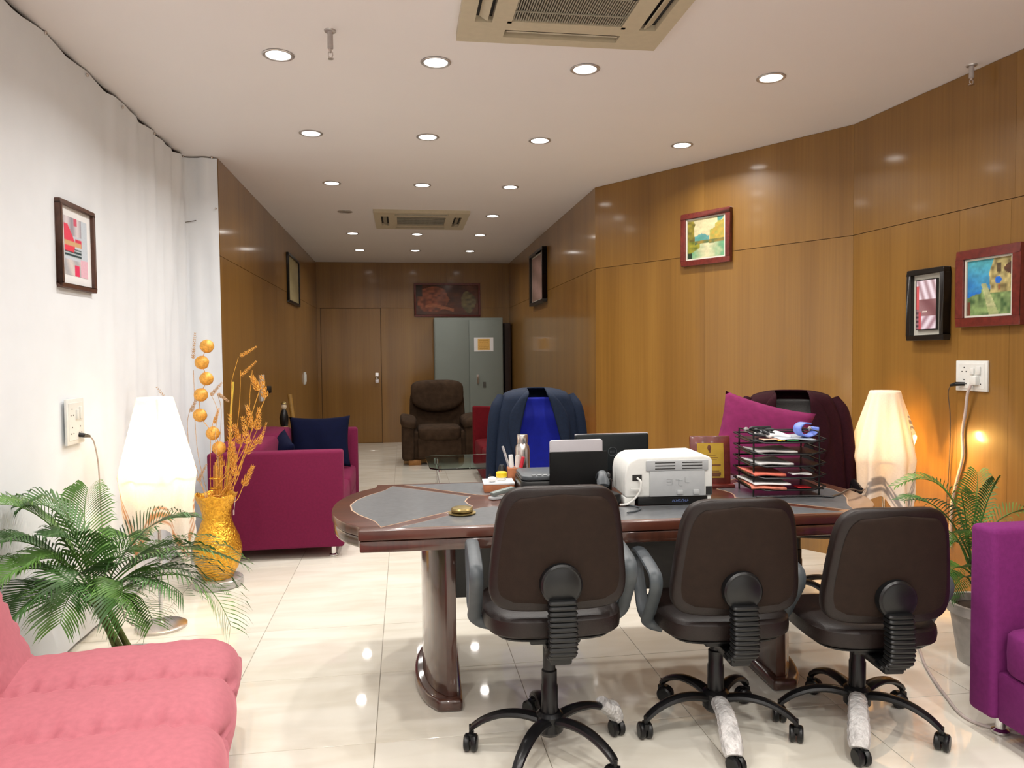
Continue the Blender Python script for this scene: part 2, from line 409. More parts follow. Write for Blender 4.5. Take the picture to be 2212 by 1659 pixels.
# ------------------------------------------------------------------ ceiling fittings
ROWS = {3.85: ('lit round ceiling downlight in the row beside the cassette above the desk', 'downlights in the row beside the near cassette'),
        5.155: ('lit round ceiling downlight in the second row from the cassette above the desk', 'downlights in the second row'),
        6.60: ('lit round ceiling downlight in the row just before the far alcove cassette', 'downlights in the row before the far cassette'),
        7.975: ('single lit round downlight beside the far alcove cassette', None),
        9.255: ('lit round ceiling downlight in the row just beyond the far alcove cassette', 'downlights in the row beyond the far cassette'),
        10.69: ('lit round ceiling downlight in the last row before the wooden door', 'downlights in the last row before the door')}
def downlight(x, y, lit=True):
    lb, gp = ROWS.get(y, ('lit round ceiling downlight over the pink and violet sofas', 'downlights over the near sofas')) if lit else ('unlit dark round downlight in the ceiling near the far cassette unit', None)
    t = thing('ceiling_downlight', lb, 'downlight', (x, y, CEIL), 0, gp)
    MB().lathe([(.058, 0), (.075, -.001), (.078, -.004), (.073, -.007), (.062, -.006), (.058, -.002)], 28, cap=False).build('trim_ring', TRIM, t)
    MB().lathe([(.0, -.0035), (.03, -.0035), (.06, -.003)], 28, cap=False).build('lens', LENS if lit else OFFLENS, t)
    if lit:
        ld = bpy.data.lights.new('downlight_lamp', 'AREA'); ld.shape = 'DISK'; ld.size = .10; ld.energy = LAMP_W if y < 6 else LAMP_FAR; ld.color = (1, .965, .92); ld.spread = math.radians(150)
        lo = bpy.data.objects.new('downlight_lamp', ld); col.objects.link(lo); lo.parent = t; lo.location = (0, 0, -.012)
    return t
CX = (-.59, .186, .965, 2.005)
for x in CX: downlight(x, 3.85); downlight(x, 5.155)
for x in CX[:3]:
    downlight(x, 6.60); downlight(x, 9.255); downlight(x, 10.69)
downlight(.97, 7.975); downlight(-.577, 7.883, False)
for y in (2.48, 1.1, -.3, -1.6):
    for x in CX:
        if y == 2.48 and .1 < x < 1.4: continue
        downlight(x, y)

def cassette(x, y, W, label, near):
    t = thing('ceiling_cassette', label, 'air conditioner', (x, y, CEIL))
    o = W/2; f = MB()
    # frame ring with four air slots: built from bars
    i = o*.52                                                      # half grille
    sl0, sl1 = o*.70, o*.86
    zc, hz = -.017, .034
    def bar(x0, x1, y0, y1, z=zc, h=hz): f.box(((x0+x1)/2, (y0+y1)/2, z), (x1-x0, y1-y0, h))
    bar(-o, o, sl1, o); bar(-o, o, -o, -sl1); bar(-o, -sl1, -sl1, sl1); bar(sl1, o, -sl1, sl1)
    for sx in (-1, 1):
        for sy in (-1, 1): bar(*sorted((sx*i, sx*sl1)), *sorted((sy*i, sy*sl1))) if False else None
    # corner blocks and inner border
    for sx in (-1, 1):
        for sy in (-1, 1):
            bar(*sorted((sx*o*.56, sx*sl1)), *sorted((sy*o*.56, sy*sl1)))
    bar(-o*.56, o*.56, i+.0, sl0); bar(-o*.56, o*.56, -sl0, -i); bar(-sl0, -i, -o*.56, o*.56); bar(i, sl0, -o*.56, o*.56)
    f.build('panel_frame', CREAM, t)
    MB().box((0, 0, -.003), (W*.98, W*.98, .006)).build('backing', DARKVOID, t)
    for k in range(4):
        a = k*PI/2; Mx = Matrix.Rotation(a, 4, 'Z')
        MB().box((0, 0, 0), (o*1.08, .045*W, .006), Mx @ Matrix.Translation((0, (sl0+sl1)/2, -.020)) @ Matrix.Rotation(math.radians(32), 4, 'X')).build('air_vane', CREAM if near else SLAT, t)
    ns = 46 if near else 6
    me = None
    for k in range(ns):
        xk = -i + 2*i*(k+.5)/ns
        if near:
            me = me or MB().box((0, 0, 0), (2*i/ns*.45, 2*i, .010)).mesh()
            link('slat', me, SLAT, t, (xk, 0, -.024))
        else:
            me = me or MB().box((0, 0, 0), (2*i, 2*i/ns*.22, .010)).mesh()
            link('slat', me, SLAT, t, (0, xk, -.020))
    if near:
        for yk in (-.62, 0, .62): MB().box((0, yk*i, -.031), (2*i, .006, .005)).build('grille_rib', SLAT, t)
        MB().box((i-.018, -.25*i, -.031), (.02, i*.5, .006)).build('latch', DARKVOID, t)
    return t
cassette(.742, 3.025, .955, 'cream square air conditioner cassette with fine grille above the desk', True)
cassette(.21, 8.215, .99, 'cream square air conditioner cassette in the ceiling of the far alcove', False)

def sprinkler(p, label, L=.10):
    t = thing('fire_sprinkler', label, 'sprinkler', (p.x, p.y, CEIL))
    MB().lathe([(.028, 0), (.026, -.006), (.012, -.008)], 18).build('flange', TRIM, t)
    MB().lathe([(.012, 0), (.013, -L*.65), (.009, -L*.68)], 14).build('pipe', M('sprinkler_pipe', (.42, .38, .36), .5), t)
    s = MB(); s.lathe([(.008, -L*.66), (.008, -L*.78), (.005, -L*.80)], 12)
    s.tube([(.009, 0, -L*.78), (.010, 0, -L*.9), (.003, 0, -L)], .0025, 6); s.tube([(-.009, 0, -L*.78), (-.010, 0, -L*.9), (-.003, 0, -L)], .0025, 6)
    s.lathe([(.014, -L), (.014, -L*1.03)], 14); s.build('head', STEEL, t)
sprinkler(onz(713, 66, CEIL), 'grey fire sprinkler hanging from the ceiling between two downlights', .125)
sprinkler(Vector((2.975, 3.56, CEIL)), 'pale fire sprinkler hanging at the ceiling edge above the panelled wall', .10)

# ------------------------------------------------------------------ framed pictures
def framed(name, label, P, right, w, h, fw, depth, fmat, art, mount=0, mmat=None, n=(64, 50), liner=None, art_mat=None, floatb=False):
    # P = centre on the wall, right = unit vector along the wall (picture's right as seen), normal = right x up -> toward the room
    up = Vector((0, 0, 1)); r = Vector(right).normalized(); nn = up.cross(r) * -1
    t = thing(name, label, 'picture', P)
    Mx = Matrix((r, up, nn)).transposed().to_4x4()      # local x right, y up, z out of the wall
    f = MB()
    for (x0, x1, y0, y1) in ((-w/2, w/2, h/2-fw, h/2), (-w/2, w/2, -h/2, -h/2+fw), (-w/2, -w/2+fw, -h/2+fw, h/2-fw), (w/2-fw, w/2, -h/2+fw, h/2-fw)):
        f.box(((x0+x1)/2, (y0+y1)/2, depth/2+.001), (x1-x0, y1-y0, depth), Mx)
    f.build('frame', fmat, t, bevel=.003, seg=1)
    z = depth*.45
    MB().box((0, 0, z/2), (w-2*fw+.002, h-2*fw+.002, z), Mx).build('mount', mmat or fmat, t)
    iw, ih = w-2*fw-2*mount, h-2*fw-2*mount
    if liner:
        l = MB(); b = .010
        for (x0, x1, y0, y1) in ((-iw/2-b, iw/2+b, ih/2, ih/2+b), (-iw/2-b, iw/2+b, -ih/2-b, -ih/2), (-iw/2-b, -iw/2, -ih/2, ih/2), (iw/2, iw/2+b, -ih/2, ih/2)):
            l.box(((x0+x1)/2, (y0+y1)/2, z+.005), (x1-x0, y1-y0, .010), Mx)
        l.build('liner', liner, t)
    if floatb: MB().box((0, 0, z+.008), (iw+.01, ih+.01, .014), Mx).build('float_board', BLACKWOOD, t)
    zz = z + (.016 if floatb else .001)
    a = MB(); nu, nv = n
    a.grid(lambda u, v: ((u-.5)*iw, (v-.5)*ih, zz), nu, nv)
    o = a.build('canvas', art_mat or CANVAS, t, clean=False)
    iM = Mx.inverted()
    paint(o, lambda c: art(c.x/iw+.5, c.y/ih+.5))
    o.data.transform(Mx); o.data.update()
    return t
def mixc(a, b, t): t = max(0, min(1, t)); return tuple(x*(1-t)+y*t for x, y in zip(a, b))
def hsh(i, j): q = math.sin(i*127.1+j*311.7)*43758.5453; return q-math.floor(q)
def vn(x, y):
    i, j = math.floor(x), math.floor(y); a, b = x-i, y-j; a = a*a*(3-2*a); b = b*b*(3-2*b)
    return (hsh(i, j)*(1-a)+hsh(i+1, j)*a)*(1-b)+(hsh(i, j+1)*(1-a)+hsh(i+1, j+1)*a)*b
def jit(c, u, v, k=.25):
    q = 1+k*2*(vn(u*14, v*18)-.5)+k*(vn(u*33+7, v*29)-.5); return tuple(max(0, x*q) for x in c)
S = srgb
def art_canal(u, v):
    n1, n2 = vn(u*6, v*6), vn(u*13+3, v*15)
    c = mixc(S(205, 192, 150), S(180, 175, 135), n1)
    if v > .42:
        if u > .57+.10*n1 and v < .50+.42*(u-.45)+.25*n2*(u > .75)+.12: c = mixc(S(185, 145, 55), S(140, 150, 70), n2)
        if u > .80 and v > .86 and n1 > .3: c = S(70, 130, 120)
        if u < .15+.06*n2 and v < .97: c = mixc(S(160, 145, 50), S(85, 80, 25), n2)
        if .2 < u < .58 and v < .60-.35*abs(u-.38)+.08*n2: c = mixc(S(100, 150, 155), S(60, 130, 110), n1)
    if v < .44:
        c = mixc(S(95, 150, 110), S(195, 190, 150), 1.15-abs(u-.52)*2.6-.5*(n2-.5))
        if u < .34 and v > .10+u*.5: c = mixc(S(150, 145, 40), S(75, 90, 25), n2)
        if v > .33+.05*n1 and u > .2: c = mixc(S(25, 90, 60), S(140, 115, 45), n2)
        if u < .12 and v < .16: c = S(20, 45, 25)
    return jit(c, u, v, .12)
def art_village(u, v):
    n1, n2 = vn(u*5, v*5), vn(u*14+3, v*12)
    c = mixc(S(15, 105, 190), S(75, 165, 180), (v-.42)*2+.5*(vn(u*3, v*13)-.4))
    if v < .34+.28*u+.10*(n2-.5): c = mixc(S(40, 75, 35), S(130, 155, 95), n2*1.1)
    if u > .50+.10*(n1-.5)+max(0, .30*(v-.7)) and v > .40: c = mixc(S(205, 190, 125), S(105, 90, 50), n2*1.2-.1)
    if u > .80 and v > .55 and n1 > .35: c = mixc(S(95, 55, 30), S(60, 40, 25), n2)
    if .66 < u < .76 and .74 < v < .92: c = S(80, 65, 40)
    pc = .36+.42*(.60-v)
    if abs(u-pc) < .05+.10*(.62-v) and v < .58: c = mixc(S(195, 195, 145), S(135, 150, 95), vn(u*4, v*22))
    if (u-.70)**2+((v-.61)*1.1)**2 < .0052: c = S(25, 105, 205)
    if abs(u-.72) < .018 and .42 < v < .54: c = S(150, 95, 60)
    if u < .07 and v < .24: c = S(110, 55, 35)
    return jit(c, u, v, .22)
def art_abstract_pink(u, v):
    c = mixc(S(150, 110, 115), S(120, 75, 80), math.sin(v*9+u*5)*.5+.5)
    if v > .62: c = mixc(S(235, 225, 240), S(170, 140, 150), math.sin(u*17+v*13)*.5+.5)
    if v < .28: c = mixc(S(225, 215, 230), S(165, 130, 145), math.sin(u*13-v*21)*.5+.5)
    if u < .14 and .35 < v < .9: c = S(200, 85, 90)
    if .12 < u < .24 and v < .35: c = S(190, 75, 85)
    if u < .12 and v < .4: c = mixc(S(40, 25, 30), S(150, 110, 120), math.sin(v*70)*.5+.5)
    if .3 < u < .55 and abs(v-.36) < .012: c = S(245, 235, 225)
    return c
def art_collage(u, v):
    c = S(195, 205, 215)
    if v > .70 and u < .75: c = mixc(S(150, 145, 155), S(215, 205, 210), math.sin(u*14)*.5+.5)
    if u < .45 and .42 < v < .86 and u < (.9-v)*1.1+.12: c = S(222, 62, 88)
    if .46 < u < .75 and .50 < v < .66: c = S(215, 55, 85)
    if .42 < u < .56 and v > .86: c = S(205, 85, 110)
    if u < .72 and .52 < v < .60: c = S(205, 165, 120)
    if u < .72 and .30 < v < .46: c = S(28, 55, 58) if math.sin(v*95) > -.3 else S(190, 200, 205)
    if u < .42 and .40 < v < .5: c = S(225, 60, 80)
    if v < .28: c = mixc(S(215, 205, 200), S(170, 170, 175), math.sin(u*12+v*8)*.5+.5)
    if .42 < u < .62 and v < .2: c = S(220, 45, 90)
    if u > .68 and v < .3: c = S(225, 180, 195)
    return c
def art_copper(u, v):
    n1, n2 = vn(u*9, v*6), vn(u*22+5, v*14)
    c = mixc(S(62, 34, 26), S(95, 48, 32), n1)
    if ((u-.27)/.24)**2+((v-.5)/.44)**2+.5*(n1-.5) < 1: c = mixc(S(165, 88, 58), S(85, 42, 28), n2)
    if abs(v-.2-.10*math.sin(u*6)) < .05 and .15 < u < .6: c = S(170, 100, 66)
    if ((u-.84)/.12)**2+((v-.42)/.36)**2+.5*(n1-.5) < 1: c = mixc(S(125, 112, 72), S(66, 58, 36), n2)
    if u < .1 and v > .6: c = S(50, 38, 34)
    return jit(c, u, v, .2)
def art_grey(u, v):
    return jit(mixc(S(125, 110, 70), S(150, 135, 95), math.sin(v*6+u*3)*.5+.5), u, v, .08)
def art_mauve(u, v):
    return jit(mixc(S(150, 118, 108), S(120, 92, 80), math.sin(v*11+u*5)*.5+.5), u, v, .1)
def wpt(P0, P1, x, y, off=0):
    d = ray(x, y); a = Vector(P0); b = Vector(P1); e = b-a; n = Vector((-e.y, e.x)).normalized()
    t = ((a - Vector((CAM.x, CAM.y))).dot(n)-off)/Vector((d.x, d.y)).dot(n); return CAM + d*t
d4 = (Vector(D1)-Vector(C1)).normalized(); d5 = (Vector((3.072, 3.332))-Vector(D1)).normalized(); d5 = (Vector(E1)-Vector(D1)).normalized()
def hang(name, label, P0, P1, corners, *a, **k):
    q = [wpt(P0, P1, *c) for c in corners]; c = sum(q, Vector())/4
    e = (Vector(P1)-Vector(P0)).normalized()
    w = ((q[1]-q[0]).length+(q[2]-q[3]).length)/2; h = (abs(q[0].z-q[3].z)+abs(q[1].z-q[2].z))/2
    return framed(name, label, c, (e.x, e.y, 0), w, h, *a, **k)
hang('framed_painting', 'red wooden framed canal painting in green and ochre on the panelled wall', C1, D1, [(1474, 466), (1580, 447), (1584, 565), (1479, 577)], .042, .035, REDWOOD, art_canal, mount=.012, mmat=MATB, liner=MATB)
hang('framed_painting', 'red wooden framed seaside village painting above the wall socket', D1, E1, [(2074, 545), (2216, 523), (2216, 706), (2078, 703)], .048, .035, REDWOOD, art_village, mount=.012, mmat=MATB, liner=MATB)
hang('framed_print', 'deep black framed pink abstract print beside the seaside painting', D1, E1, [(1970, 588), (2052, 574), (2056, 733), (1977, 737)], .03, .05, BLACKWOOD, art_abstract_pink, mount=.035, mmat=MATB, floatb=True)
hang('framed_print', 'brown framed pink and black collage print on the white cloth wall', pL0, pL1, [(100, 430), (178, 458), (178, 629), (101, 624)], .022, .03, BROWNWOOD, art_collage, mount=.045, mmat=PAPER)
for o in [o for o in col.objects if o.name.startswith('framed_print') and o.parent is None]:
    if o.location.x < 0: o.location.x += .035
hang('framed_print', 'dark framed pale greenish print above the small white switch plate', A0, A1, [(619, 545), (643, 566), (643, 664), (619, 651)], .03, .03, BLACKWOOD, art_grey)
hang('framed_print', 'deep dark box framed mauve print on the wood wall behind the blue chair', B1, C1, [(1151, 549), (1182, 537), (1182, 655), (1154, 659)], .035, .06, BLACKWOOD, art_mauve, mmat=MATB, mount=.02)
copper = hang('framed_relief', 'wide dark framed copper toned relief picture above the steel cabinet', A1, B1, [(894, 611), (1037, 613), (1037, 685), (895, 683)], .03, .03, REDWOOD, art_copper, art_mat=vcol_mat('glazed_print', .08))

# ------------------------------------------------------------------ sockets and switches
def plate(name, label, P, right, w, h, cells, cat='socket'):
    up = Vector((0, 0, 1)); r = Vector(right).normalized(); nn = up.cross(r)*-1
    t = thing(name, label, cat, P); Mx = Matrix((r, up, nn)).transposed().to_4x4()
    MB().box((0, 0, .006), (w, h, .012), Mx).build('plate', WHITEPL, t, bevel=.003)
    MB().box((0, 0, .0125), (w*.82, h*.82, .003), Mx).build('inner_panel', WHITEPL, t, bevel=.001, seg=1)
    for (x, y, a, b, kind) in cells:
        if kind == 'rocker': MB().box((x*w, y*h, .017), (a*w, b*h, .010), Mx).build('rocker_switch', WHITEPL, t, bevel=.0015)
        else:
            k = MB()
            for dx, dy in ((0, .25), (-.22, -.2), (.22, -.2)): k.lathe([(.0035, .0141), (.0035, .0147)], 10, Mx @ Matrix.Translation((x*w+dx*a*w, y*h+dy*b*h, 0)))
            k.build('socket_holes', DARKVOID, t)
    return t, Mx
CELL = [(-.22, .2, .3, .3, 's'), (-.22, -.2, .3, .3, 's'), (.05, .15, .12, .2, 'rocker'), (.24, .18, .12, .26, 'rocker'), (.24, -.2, .28, .3, 's')]
e5 = (Vector(E1)-Vector(D1)).normalized()
ps = wpt(D1, E1, 2102, 812); sockR, _ = plate('wall_socket', 'white double socket plate with plugs below the framed paintings', ps, (e5.x, e5.y, 0), .205, .165, CELL)
psl = onx(158, 910, -1.585); sockL, _ = plate('wall_socket', 'white tall socket plate on the white cloth wall', psl, (0, 1, 0), .19, .22, CELL)
pp = onx(658, 817, -1.355); plate('wall_switch', 'small white switch plate on the wood wall near the door', pp, (0, 1, 0), .15, .17, [(-.2, 0, .25, .6, 'rocker'), (.2, 0, .25, .6, 'rocker')], 'switch')
pp = onx(566, 838, -1.355); t, Mx = plate('wall_socket', 'white socket plate with black plug behind the dried stems', pp, (0, 1, 0), .16, .25, [(.0, .2, .5, .3, 's')])
MB().box((.07, -.02, .04), (.09, .07, .06), Mx).build('plug', BLACKPL, t, bevel=.006)
# plugs and cords on the right wall
nR = Vector((-(-e5.y), -e5.x)); nR = Vector((e5.y, -e5.x))     # into the room
def onR(x, y, off): p = wpt(D1, E1, x, y); return Vector((p.x+nR.x*off, p.y+nR.y*off, p.z))
t = thing('power_cord', 'thin brown lamp cord with black plug on the wood panelled wall', 'cord', onR(2085, 828, .02)); o0 = Vector(t.location)
MB().tube([onR(2088, 829, .012)-o0, onR(2078, 829, .04)-o0, onR(2068, 832, .045)-o0], [.010, .012, .007], 10).build('plug', BLACKPL, t)
MB().tube([p-o0 for p in spline([onR(2068, 832, .045), onR(2061, 850, .04), onR(2059, 900, .02), onR(2055, 980, .012), onR(2050, 1060, .012), onR(2044, 1160, .012)])], .003, 6).build('cord', CABLED, t)
t = thing('power_cord', 'thick white cable running down the wood panelled wall from a socket', 'cord', onR(2112, 822, .02)); o0 = Vector(t.location)
MB().box((0, 0, 0), (.03, .045, .05)).build('plug', WHITEPL, t, bevel=.008)
MB().tube([p-o0 for p in spline([onR(2108, 830, .03), onR(2100, 850, .03), onR(2092, 890, .02), onR(2083, 935, .014), onR(2084, 985, .014), onR(2072, 1035, .014), onR(2060, 1090, .014), onR(2056, 1180, .014)])], .0075, 8).build('cord', CABLEW, t)
def onL(x, y, off): return onx(x, y, -1.585+off)
t = thing('power_cord', 'thin grey lamp cord with black plug at the white wall socket', 'cord', onL(172, 940, .02)); o0 = Vector(t.location)
MB().tube([onL(170, 939, .012)-o0, onL(180, 940, .03)-o0, onL(193, 942, .04)-o0], [.011, .011, .007], 10).build('plug', BLACKPL, t)
MB().tube([p-o0 for p in spline([onL(193, 942, .04), onL(203, 955, .05), onL(212, 1000, .05), onL(216, 1060, .06), onL(220, 1130, .08), onL(232, 1220, .12), Vector((-1.42, 4.0, .05)), Vector((-1.33, 4.02, .03))])], .0035, 6).build('cord', M('grey_cord', (.4, .35, .32), .5), t)

# ------------------------------------------------------------------ cloth draped lamps
def draped_lamp(P, label, h, rt, rb, zs, half, rot, bandc, seed, bulb, fold, bulbcol, zb, trn, base, short):
    t = thing('cloth_covered_lamp', label, 'lamp', P)
    MB().lathe([(.0, .0), (.125, 0), (.125, .012), (.11, .02), (.02, .028), (.012, .04)], 32, cap=False).build('base', STEEL, t)
    MB().cyl((0, 0, .03), (0, 0, zb-.06), .011, 12).build('stem', CHROME, t)
    fr = MB()
    for r, z in ((rt*.93, h-.012), (rb*.93, zs)): fr.tube([(r*math.cos(a), r*math.sin(a), z) for a in [2*PI*k/28 for k in range(29)]], .003, 6)
    for k in range(4):
        a = k*PI/2+.4; fr.cyl((rt*.93*math.cos(a), rt*.93*math.sin(a), h-.012), (rb*.93*math.cos(a), rb*.93*math.sin(a), zs), .003, 6)
        fr.cyl((0, 0, zb-.07), (rb*.93*math.cos(a), rb*.93*math.sin(a), zs), .003, 6)
    fr.build('shade_frame', STEEL, t)
    b = MB(); b.sell((0, 0, zb), (.03, .03, .04), 1, 1, 16, 12); b.build('bulb', BULB, t)
    MB().cyl((0, 0, zb-.075), (0, 0, zb-.035), .015, 12).build('lamp_holder', WHITEPL, t)
    ld = bpy.data.lights.new('lamp_bulb', 'POINT'); ld.energy = bulb; ld.color = bulbcol; ld.shadow_soft_size = .045
    lo = bpy.data.objects.new('lamp_bulb', ld); col.objects.link(lo); lo.parent = t; lo.location = (0, 0, zb)
    nu, nv = 96, 56; rnd = random.Random(seed); ph = [rnd.uniform(0, 6.28) for _ in range(6)]
    dist = {}
    slope = math.hypot(rb-rt, h-zs)
    def fn(u, v):
        a = 2*PI*u; c, s_ = abs(math.cos(a-rot)), abs(math.sin(a-rot))
        Lg = half/max(c, s_); Lg = min(Lg, half*1.30)-short[1]*max(0, math.cos(a-short[0]))**.9
        q = v*Lg                                           # distance along the cloth from its centre
        if q < rt: r, z = q, h
        else:
            e = q-rt
            if e < slope: r = rt+(rb-rt)*e/slope; z = h-(h-zs)*e/slope
            else: r = rb-.10*(e-slope)-.02*math.sin((e-slope)*9); z = zs-(e-slope)
        e = max(0, q-rt)
        amp = fold*min(1, e/.35)*(1+.9*max(0, (e-slope)/.15))
        k = math.sin(a*5+ph[0])*.6+math.sin(a*9+ph[1]+e*3)*.4+.3*math.sin(a*14+ph[2])
        r = r+.004+amp*(k*.5+.5)
        return (r*math.cos(a), r*math.sin(a), z-.0*k), Lg-q
    pts = []; dd = []
    mb = MB()
    def g(u, v):
        p, d = fn(u, v); dd.append(d); return p
    mb.grid(g, nu, nv, closeu=True)
    o = mb.build('cloth', vcol_mat('lamp_cloth', .85, trans=trn), t, angle=180, clean=False)
    a = o.data.color_attributes.new('Col', 'FLOAT_COLOR', 'POINT')
    for i, d in enumerate(dd):
        c = base
        for d0, d1 in ((.035, .05), (.060, .085), (.094, .108)):
            if d0 < d < d1: c = bandc
        a.data[i].color = (*c, 1)
    return t
draped_lamp((-1.27, 4.03, 0), 'glowing floor lamp covered by a white cloth with orange stripes', 1.20, .082, .165, .80, .74, .35, (.55, .28, .14), 3, BULB_L, .026, (1, .80, .52), .92, .55, (.82, .78, .72), (2.7, .30))
draped_lamp((2.68, 3.82, 0), 'lamp covered by a cream cloth with grey stripes beside the desk end', 1.175, .075, .15, .80, .66, .80, (.28, .25, .24), 11, BULB_R, .045, (1, .56, .14), .90, .05, (.80, .70, .60), (.15, .44))

# ------------------------------------------------------------------ gold vase and dried stems
VP = Vector((-1.15, 4.72, 0))
MB().lathe([(0, 0), (.138, 0), (.145, .008), (.145, .045), (.138, .052), (0, .052)], 40, cap=False).build('tray', M('glass_tray', (.45, .44, .42), .25, metal=.3), None, loc=VP)
tag(bpy.data.objects['tray'], 'round silver grey tray under the gold vase', 'tray')
v = thing('floor_vase', 'tall gold embossed floor vase standing on the round tray', 'vase', VP+Vector((0, 0, .052)))
prof = [(.0, .004), (.085, 0), (.092, .02), (.115, .06), (.138, .13), (.14, .18), (.125, .25), (.098, .31), (.082, .36), (.082, .40), (.095, .45), (.118, .50), (.125, .515), (.118, .51), (.09, .45), (.076, .40), (.07, .3), (.05, .12), (0, .10)]
vb = MB(); seg = 48
for i, (r, z) in enumerate(prof): pass
def vfn(u, vv):
    k = vv*(len(prof)-1); i = min(int(k), len(prof)-2); f = k-i
    r = prof[i][0]*(1-f)+prof[i+1][0]*f; z = prof[i][1]*(1-f)+prof[i+1][1]*f
    a = 2*PI*u
    if i < 12: r += .0035*abs(math.sin(a*12+z*55))*min(1, r/.05)
    if 9 < k < 13: z += .008*math.sin(a*7)*(1-abs(k-11.5)/2.5)
    return (r*math.cos(a), r*math.sin(a), z)
vb.grid(vfn, 72, 90, closeu=True); vb.build('body', GOLD, v, angle=180, clean=True)
MB().box((.105, -.02, .40), (.004, .022, .03)).build('price_tag', M('tag_card', (.45, .33, .33), .7), v)
MB().tube([(.118, -.02, .50), (.112, -.02, .45), (.107, -.02, .415)], .001, 5).build('tag_thread', PAPER, v)
def ear(mb, base, tip, n=11, wl=.022):
    b, t = Vector(base), Vector(tip); ax = (t-b).normalized(); L = (t-b).length
    s1 = ax.cross(Vector((0, 1, 0))).normalized(); s2 = ax.cross(s1)
    for i in range(n):
        p = b+(t-b)*(i/(n-1)); k = wl*(1-.45*i/(n-1))
        for q in range(4):
            d = (s1*math.cos(q*PI/2+i*.5)+s2*math.sin(q*PI/2+i*.5))
            c = p+d*k*.55+ax*k*.45; w_ = d.cross(ax)
            e = p+d*k*1.1+ax*k*1.5
            mb.add([p, c+w_*k*.28, e, c-w_*k*.28, c+d*k*.25], [(0, 1, 4), (1, 2, 4), (2, 3, 4), (3, 0, 4), (0, 3, 2, 1)])
MOUTH = VP+Vector((0, 0, .30))
def stem(name, label, pts, mat, earpts=None, r=.0025, grp=None, head='seed_head', en=11, wl=.022):
    t = thing(name, label, 'dried flower', MOUTH, 0, grp)
    P = spline([Vector(p)-MOUTH for p in pts], 6)
    MB().tube(P, r, 5).build('stalk', mat, t)
    for (a, b) in (earpts or []):
        e = MB(); ear(e, Vector(a)-MOUTH, Vector(b)-MOUTH, en, wl); e.build(head, mat, t)
    return t
YV = 4.72
ball = thing('ball_flower_stem', 'dried stem strung with seven round golden balls', 'dried flower', MOUTH)
bp = [(447, 748), (436, 783), (446, 818), (434, 853), (432, 897), (460, 936), (473, 968)]
B = [at(x, y, YV-.02*(k % 2)) for k, (x, y) in enumerate(bp)]
MB().tube(spline([p-MOUTH for p in B]+[Vector((.005, .0, .25)), Vector((0, 0, -.02))], 6), .0022, 5).build('stalk', STRAW, ball)
for p in B:
    s = MB(); s.sell(p-MOUTH, (.041, .041, .041), 1, 1, 18, 12)
    s.v = [tuple((p-MOUTH)+(Vector(q)-(p-MOUTH))*(1+.05*math.sin(q[0]*400)*math.sin(q[1]*380)*math.sin(q[2]*390))) for q in s.v]
    s.build('ball', STRAW, ball)
G1 = 'golden dried wheat stems in the vase'; LB1 = 'golden dried wheat like stem with feathery head in the gold vase'
G2 = 'pale dried stems in the vase'; LB2 = 'pale thin dried grass stem leaning out of the gold vase'
gold_ears = [((545, 925), (535, 880)), ((520, 960), (507, 920)), ((560, 845), (545, 815)), ((573, 860), (565, 815)), ((555, 930), (560, 885)), ((535, 960), (525, 905)), ((500, 985), (497, 900)), ((480, 1010), (470, 965)), ((505, 1000), (503, 960)), ((525, 1050), (545, 1010)), ((495, 1060), (490, 1010)), ((510, 1030), (500, 985)), ((530, 980), (562, 945))]
for k, (a, b) in enumerate(gold_ears):
    Yk = YV + .05*math.sin(k*2.1); pa, pb = at(*a, Yk), at(*b, Yk)
    base = MOUTH+Vector((.03*math.cos(k), .03*math.sin(k), -.02)); mid = (base*.45+pa*.55)+Vector((-.01, 0, .03))
    stem('wheat_stem', LB1, [base, MOUTH+Vector((.045*math.cos(k*1.3), .045*math.sin(k*1.3), .24)), mid if mid.z > MOUTH.z+.26 else MOUTH*.3+pa*.7, pa], STRAW, [(pa, pb)], grp=G1, wl=.024)
pale = [([(420, 1080), (415, 1010), (405, 920), (412, 880)], (412, 890), (425, 860)), ([(440, 1080), (425, 960), (418, 800)], (417, 775), (421, 722)), ([(470, 1080), (465, 950), (470, 890), (455, 850)], (455, 855), (478, 828)),
        ([(470, 1080), (478, 900), (470, 850)], (470, 850), (492, 866)), ([(425, 1070), (395, 960), (370, 880)], (372, 882), (340, 838)), ([(440, 1070), (420, 1000), (405, 1000)], (428, 1040), (445, 1005)),
        ([(480, 1070), (500, 900), (500, 830), (515, 772)], (518, 770), (552, 750)), ([(495, 1070), (515, 900), (520, 800)], (520, 812), (552, 782)), ([(505, 1070), (535, 900), (540, 850), (545, 800)], (560, 960), (575, 915)), ([(450, 1070), (455, 950), (463, 900)], (463, 915), (472, 885))]
for k, (ps_, a, b) in enumerate(pale):
    Yk = YV+.06*math.cos(k*1.7)
    P = [MOUTH+Vector((.02*math.cos(k*2), .02*math.sin(k*2), -.02))]+[at(x, y, Yk) for x, y in ps_]
    rimz = .052+.52
    P[1] = Vector((VP.x+max(-.06, min(.06, P[1].x-VP.x)), VP.y+.03*math.sin(k), max(P[1].z, rimz)))
    stem('grass_stem', LB2, P, STRAWP if k < 6 else STRAW, [(at(*a, Yk), at(*b, Yk))], r=.0018, grp=G2, wl=.013, en=13)
t = thing('reed_bundle', 'bundle of straight golden reeds tied with bands in the gold vase', 'dried flower', MOUTH)
for k in range(7):
    dx = -.035+.011*k; top = at(462+3*k, 1005-(k % 3)*6, YV+.02*math.sin(k*2))
    MB().cyl((dx*.6, .012*math.sin(k*2.2), -.02), top-MOUTH, .0036, 6).build('reed', STRAW, t)
